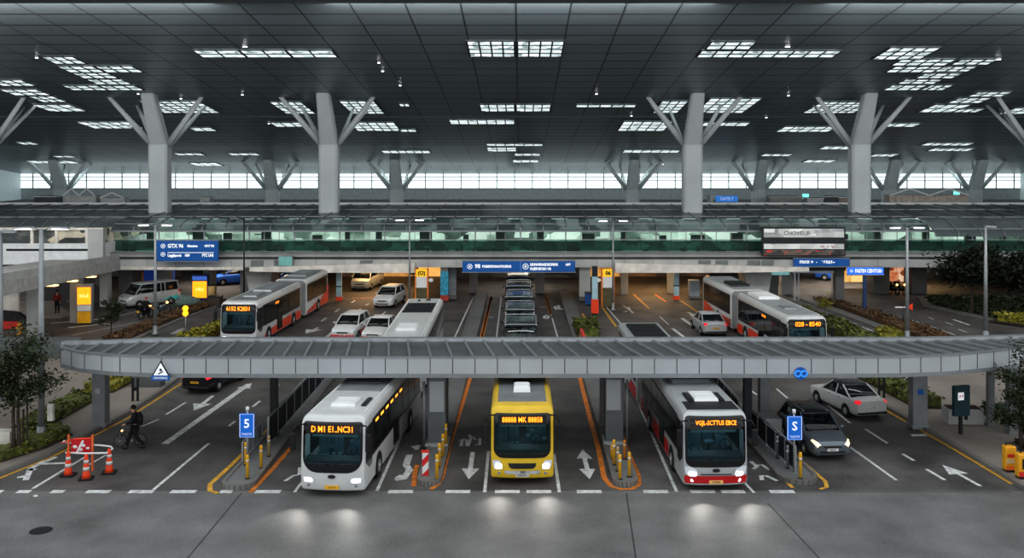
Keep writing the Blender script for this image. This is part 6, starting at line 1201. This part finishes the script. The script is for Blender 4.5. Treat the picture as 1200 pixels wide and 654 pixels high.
def person(label, base, rz, sc, J, jacket, trousers, hair, extra=None, group=None):
    """J: pose, local frame facing -Y, height about 1.75"""
    t = thing('person', label, 'person', base, rz); t.scale = (sc,) * 3
    V = lambda n: Vector(J[n]); jt = {}; ed = []
    def add(n, p, r, par=None):
        jt[n] = (tuple(p), r)
        if par: ed.append((par, n))
    add('pelvis', V('pelvis'), .125); add('waist', V('pelvis').lerp(V('chest'), .5), .115, 'pelvis'); add('chest', V('chest'), .14, 'waist'); add('neck', V('neck'), .055, 'chest'); add('jaw', V('neck').lerp(V('head'), .45), .062, 'neck'); add('head', V('head'), .092, 'jaw'); add('crown', V('head') + Vector((0, .01, .08)), .07, 'head')
    for s in 'lr':
        add('sh' + s, V('sh' + s), .062, 'chest'); add('el' + s, V('el' + s), .044, 'sh' + s); add('wr' + s, V('wr' + s), .028, 'el' + s)
        d = (V('wr' + s) - V('el' + s)).normalized(); side = d.cross(Vector((0, 1, 0))); side = side.normalized() if side.length > .1 else Vector((1, 0, 0)); pa = V('wr' + s) + d * .06; add('palm' + s, pa, (.034, .02), 'wr' + s)
        fwd = side.cross(d).normalized()
        for k, (off, ln) in enumerate(((-.03, .06), (-.01, .075), (.01, .07), (.03, .055))):
            q = pa + d * .045 + side * off; add('f%d%s' % (k, s), q, .009, 'palm' + s); add('g%d%s' % (k, s), q + d * ln * .6 + fwd * .012, .008, 'f%d%s' % (k, s)); add('h%d%s' % (k, s), q + d * ln + fwd * .03, .007, 'g%d%s' % (k, s))
        q = V('wr' + s) + d * .03 + side * .035; add('t0' + s, q, .01, 'palm' + s); add('t1' + s, q + d * .035 + side * .02, .009, 't0' + s)
        add('hip' + s, V('hip' + s), .088, 'pelvis'); add('kn' + s, V('kn' + s), .058, 'hip' + s); add('an' + s, V('an' + s), .036, 'kn' + s); add('toe' + s, V('an' + s) + Vector(J.get('toedir', (0, -.14, -.05))), .036, 'an' + s)
    skin_mesh('body', jt, ed, SKIN, t)
    def shell(nm, mat, nodes, e, grow, root):
        j2 = {n: (jt[n][0], jt[n][1] + grow if not isinstance(jt[n][1], tuple) else jt[n][1]) for n in nodes}; return skin_mesh(nm, j2, e, mat, t)
    n = ['chest', 'waist', 'pelvis', 'shl', 'ell', 'wrl', 'shr', 'elr', 'wrr']; shell('jacket', jacket, n, [('chest', 'waist'), ('waist', 'pelvis'), ('chest', 'shl'), ('shl', 'ell'), ('ell', 'wrl'), ('chest', 'shr'), ('shr', 'elr'), ('elr', 'wrr')], .04, 'chest')
    n = ['pelvis', 'hipl', 'knl', 'anl', 'hipr', 'knr', 'anr']; shell('trousers', trousers, n, [('pelvis', 'hipl'), ('hipl', 'knl'), ('knl', 'anl'), ('pelvis', 'hipr'), ('hipr', 'knr'), ('knr', 'anr')], .032, 'pelvis')
    hd = V('head'); hb = MB(); hb.sphere(hd + Vector((0, .035, .06)), .112, 14, 10, (.95, .95, .9)); hb.build('hair', hair, t)
    fc = MB(); f = Vector((0, -.088, 0))
    for s in (-1, 1): fc.sphere(hd + Vector((s * .034, -.082, .0)), .014, 8, 6)
    fc.build('eyes', BLACK, t); fc = MB(); fc.sphere(hd + Vector((0, -.1, -.03)), .016, 8, 6, (.8, 1.2, 1.4))
    for s in (-1, 1): fc.sphere(hd + Vector((s * .094, .01, -.02)), .022, 8, 6, (.4, .8, 1.3))
    fc.build('nose_and_ears', SKIN, t); fc = MB(); fc.box(hd.x - .024, hd.x + .024, hd.y - .088, hd.y - .078, hd.z - .066, hd.z - .056); fc.build('mouth', M('lips', (150, 84, 76), .5), t)
    for s in 'lr':
        a = V('an' + s); td = Vector(J.get('toedir', (0, -.14, -.05))); sh = MB(); sh.tube([a + Vector((0, .05, -.05)), a + Vector((0, 0, -.04)), a + td * .6 + Vector((0, 0, -.02)), a + td * 1.25 + Vector((0, 0, .012))], [.055, .066, .062, .045], 10); sh.build('shoe', BLACK, t)
    return t
WALK = dict(pelvis=(0, 0, .94), chest=(0, -.03, 1.3), neck=(0, -.05, 1.49), head=(0, -.09, 1.63), shl=(-.19, -.03, 1.41), ell=(-.25, .1, 1.16), wrl=(-.24, -.02, .94), shr=(.19, -.03, 1.41), elr=(.25, -.12, 1.16), wrr=(.2, -.34, 1.08), hipl=(-.09, 0, .9), knl=(-.1, -.2, .52), anl=(-.1, -.33, .1), hipr=(.09, 0, .9), knr=(.1, .06, .5), anr=(.1, .36, .14))
wp = G(158, 526)
pt = person('person walking in black jacket and trousers with dark backpack, pushing a bicycle', wp, math.radians(-72), 1.1, WALK, CLOTH_B, M('black trousers', (18, 18, 22), .9), M('black hair', (14, 13, 13), .8))
m = MB(); m.loft([[(-.17, .1, .98), (.17, .1, .98), (.17, .3, 1.0), (-.17, .3, 1.0)], [(-.18, .1, 1.25), (.18, .1, 1.25), (.18, .32, 1.25), (-.18, .32, 1.25)], [(-.13, .1, 1.46), (.13, .1, 1.46), (.13, .22, 1.44), (-.13, .22, 1.44)]]); m.build('backpack', CLOTH_B, pt)
def bicycle(label, loc, rz, pal=STEEL_D, motor=False, name='bicycle', cat='bicycle'):
    t = thing(name, label, cat, loc, rz); r = .33
    for y in (-.52, .52):
        m = MB(); m.tube([(0, y + r * math.cos(k * PI / 14), r + .01 + r * math.sin(k * PI / 14)) for k in range(28)], .05 if motor else .02, 6, closed=True); w = m.build('wheel', RUBBER, t); m = MB()
        for k in range(8): m.bar((0, y, r), (0, y + r * math.cos(k * PI / 4), r + r * math.sin(k * PI / 4)), .012)
        m.cyl((-.05, y, r), (.05, y, r), .04, n=8); m.build('spokes', ALU, w)
    m = MB()
    for a, b in (((0, .52, r), (0, .1, .32)), ((0, .1, .32), (0, .22, .82)), ((0, .52, r), (0, .2, .72)), ((0, .2, .74), (0, -.34, .78)), ((0, .1, .32), (0, -.36, .7)), ((0, -.32, .86), (0, -.52, r))): m.tube([a, b], .022 if not motor else .05, 6)
    m.build('frame', pal, t); m = MB(); m.tube([(-.28, -.2, .98), (-.22, -.36, 1.0), (.22, -.36, 1.0), (.28, -.2, .98)], .016, 6); m.tube([(0, -.34, .84), (0, -.36, 1.0)], .018, 6); m.build('handlebar', ALU, t)
    m = MB(); m.loft([[(-.04, .05, .84), (.04, .05, .84), (.09, .38, .86), (-.09, .38, .86)], [(-.03, .06, .89), (.03, .06, .89), (.08, .37, .92), (-.08, .37, .92)]]); m.build('saddle', BLACK, t)
    m = MB(); m.sphere((0, -.42, .88) if not motor else (0, -.5, .95), .05 if not motor else .1, 8, 6); m.build('front_lamp', LAMP_W, t)
    if motor:
        m = MB(); m.loft([[(-.14, -.25, .35), (.14, -.25, .35), (.18, .3, .35), (-.18, .3, .35)], [(-.16, -.2, .62), (.16, -.2, .62), (.2, .32, .66), (-.2, .32, .66)], [(-.1, -.28, .85), (.1, -.28, .85), (.14, .4, .84), (-.14, .4, .84)]]); m.build('fairing', pal, t); m = MB(); m.box(-.22, .22, .46, .86, .72, 1.14); m.build('top_box', pal, t, bevel=.04); m = MB(); m.box(-.11, .11, .86, .89, .55, .72); m.build('rear_plate', PLATE_Y, t)
    else:
        m = MB(); m.cyl((-.04, .1, .32), (.04, .1, .32), .09, n=12); m.bar((.06, .1, .32), (.06, .02, .18), .02); m.bar((-.06, .1, .32), (-.06, .18, .46), .02); m.build('crank', ALU, t)
    return t
bicycle('dark bicycle with an orange front lamp pushed by the walking person', wp + Vector((-.35, .35, 0)), math.radians(-78)).scale = (.82, .82, .82)
SIT = dict(pelvis=(0, .15, .86), chest=(0, .02, 1.2), neck=(0, -.03, 1.4), head=(0, -.07, 1.54), shl=(-.19, .02, 1.32), ell=(-.3, -.12, 1.12), wrl=(-.24, -.34, 1.04), shr=(.19, .02, 1.32), elr=(.3, -.12, 1.12), wrr=(.24, -.34, 1.04), hipl=(-.12, .12, .86), knl=(-.24, -.28, .72), anl=(-.24, -.06, .34), hipr=(.12, .12, .86), knr=(.24, -.28, .72), anr=(.24, -.06, .34))
mb_ = G(171, 373)
bicycle('dark motorcycle with top box and yellow plate ridden on the far left road', mb_, math.radians(160), BLACK_P, True, 'motorcycle', 'motorcycle')
rd = person('person in dark clothes and red helmet riding the motorcycle on the far left road', mb_, math.radians(160), 1.0, SIT, CLOTH_B, CLOTH_B, M('helmet red', (170, 40, 60), .3))
STAND = dict(pelvis=(0, 0, .94), chest=(0, -.02, 1.3), neck=(0, -.02, 1.48), head=(0, -.04, 1.63), shl=(-.19, 0, 1.41), ell=(-.25, .03, 1.14), wrl=(-.22, -.08, .92), shr=(.19, 0, 1.41), elr=(.25, .03, 1.14), wrr=(.22, -.08, .92), hipl=(-.09, 0, .9), knl=(-.1, -.02, .5), anl=(-.1, 0, .1), hipr=(.09, 0, .9), knr=(.1, -.02, .5), anr=(.1, 0, .1))
person('person in red top and dark trousers standing by a pier at far left', G(67, 367, .15), .3, 1.05, STAND, M('red top', (120, 34, 40), .9), CLOTH_B, M('black hair', (14, 13, 13), .8))
for px, py, lab in ((1047, 345, 'dark motorcycle parked under the concourse at right, left of the pair'), (1056, 345, 'dark motorcycle parked under the concourse at right, right of the pair')): bicycle(lab, G(px, py), .3, BLACK_P, True, 'motorcycle', 'motorcycle')
bicycle('motorcycle parked just ahead of the rider on the far left road', G(190, 369), math.radians(150), GREY_P, True, 'motorcycle', 'motorcycle')
b = G(220, 358); t = thing('covered_motorcycle', 'motorcycle under a grey green cover at the far left kerb', 'motorcycle', b, .4); m = MB(); m.loft([[(-1.1, -.3, .05), (1.1, -.3, .05), (1.1, .3, .05), (-1.1, .3, .05)], [(-1.0, -.3, .5), (1.0, -.3, .5), (1.0, .3, .5), (-1.0, .3, .5)], [(-.5, -.12, .95), (.3, -.14, .8), (.3, .14, .8), (-.5, .12, .95)]]); m.build('cover', M('cover green grey', (104, 124, 120), .8, noise=.2, scale=3), t); m = MB()
for x in (-.8, .8): m.tube([(x + .28 * math.cos(k * PI / 8), 0, .29 + .28 * math.sin(k * PI / 8)) for k in range(16)], .05, 6, closed=True)
m.build('wheel', RUBBER, t)
# ------------------------------------------------------------------ light
sc = bpy.context.scene
w = bpy.data.worlds.new('dusk sky'); sc.world = w; w.use_nodes = True; nt = w.node_tree; bg = nt.nodes['Background']
tc = nt.nodes.new('ShaderNodeTexCoord'); sp = nt.nodes.new('ShaderNodeSeparateXYZ'); nt.links.new(tc.outputs['Generated'], sp.inputs[0]); r = nt.nodes.new('ShaderNodeValToRGB'); nt.links.new(sp.outputs['Z'], r.inputs['Fac'])
r.color_ramp.elements[0].position = 0.0; r.color_ramp.elements[0].color = (.96, .98, 1.0, 1); r.color_ramp.elements[1].position = .6; r.color_ramp.elements[1].color = (.93, .97, 1.0, 1)
nt.links.new(r.outputs['Color'], bg.inputs['Color']); bg.inputs['Strength'].default_value = 1.1
def lamp(nm, kind, loc, energy, color, rot=(0, 0, 0), **kw):
    d = bpy.data.lights.new(nm, kind); d.energy = energy; d.color = color
    for k, v in kw.items(): setattr(d, k, v)
    o = bpy.data.objects.new(nm, d); col.objects.link(o); o.location = loc; o.rotation_euler = rot; return o
for nm, x, y, rz, e in (('left_bus', -7.35, 38.0, -4.5, 1), ('middle_bus', .07, 39.3, 0, 1), ('right_bus', 7.75, 38.5, 1.6, 1)):
    for s in (-.93, .93): lamp('headlight_beam', 'SPOT', (x + s, y - 1.15, .72), 95, (1, .97, .9), (math.radians(72), 0, PI + math.radians(rz)), spot_size=math.radians(75), spot_blend=.9, shadow_soft_size=.12)
for x, y, e, c in ((-13.5, 94, 260, (1, .62, .28)), (-13.5, 88.5, 130, (1, .66, .34)), (13.2, 94, 260, (1, .62, .28)), (13.2, 88.5, 130, (1, .66, .34)), (0, 96, 160, (1, .9, .75)), (-30, 97, 300, (1, .85, .7)), (31, 97, 380, (1, .85, .7)), (38, 96, 200, (1, .65, .3)), (-42, 88, 200, (1, .8, .6)), (24, 94, 300, (1, .85, .7))):
    lamp('undercroft_lamp', 'AREA', (x, y, 3.02), e, c, (0, 0, 0), shape='RECTANGLE', size=5, size_y=2.5)
for x in (-62, -31, 0, 31, 62): lamp('roof_fill', 'AREA', (x, 60, 21.5), 2300, (1, .98, .95), (math.radians(50), 0, 0), shape='RECTANGLE', size=24, size_y=3)  # added fill without fittings, standing in for skylight output on fascia and road
for x in range(-32, 64, 12): lamp('concourse_lamp', 'AREA', (x, 93.5, 6.7), 120, (.9, 1, .96), (0, 0, 0), shape='RECTANGLE', size=8, size_y=3)
for x in (-60, -20, 20, 60): lamp('hall_fill', 'AREA', (x, 126, 10.5), 420, (.95, .98, 1), (math.radians(60), 0, 0), shape='RECTANGLE', size=36, size_y=1.5); lamp('wall_fill', 'AREA', (x, 148, 10.4), 420, (.9, .98, 1), (math.radians(62), 0, 0), shape='RECTANGLE', size=36, size_y=1.5); lamp('rear_ceiling_fill', 'AREA', (x, 158, 8.0), 160, (.85, .97, 1), (math.radians(120), 0, PI), shape='RECTANGLE', size=36, size_y=2)  # added unseen fills that brighten the kiosks, back wall and rear ceiling
# ------------------------------------------------------------------ camera
cam = bpy.data.cameras.new('camera'); co = bpy.data.objects.new('camera', cam); col.objects.link(co); sc.camera = co
co.location = (0, 0, H); co.rotation_euler = (PI / 2, 0, 0); cam.sensor_width = 36; cam.lens = 36 * F / 1200; cam.shift_x = (600 - CX) / 1200; cam.shift_y = (HY - 327) / 1200; cam.clip_end = 600; cam.clip_start = .5
sc.view_settings.view_transform = 'Standard'; sc.view_settings.look = 'None'; sc.view_settings.exposure = 0.25; sc.view_settings.gamma = 0.88
sc.cycles.use_denoising = True; sc.cycles.max_bounces = 6; sc.cycles.transparent_max_bounces = 12; sc.cycles.diffuse_bounces = 3; sc.cycles.sample_clamp_indirect = 4
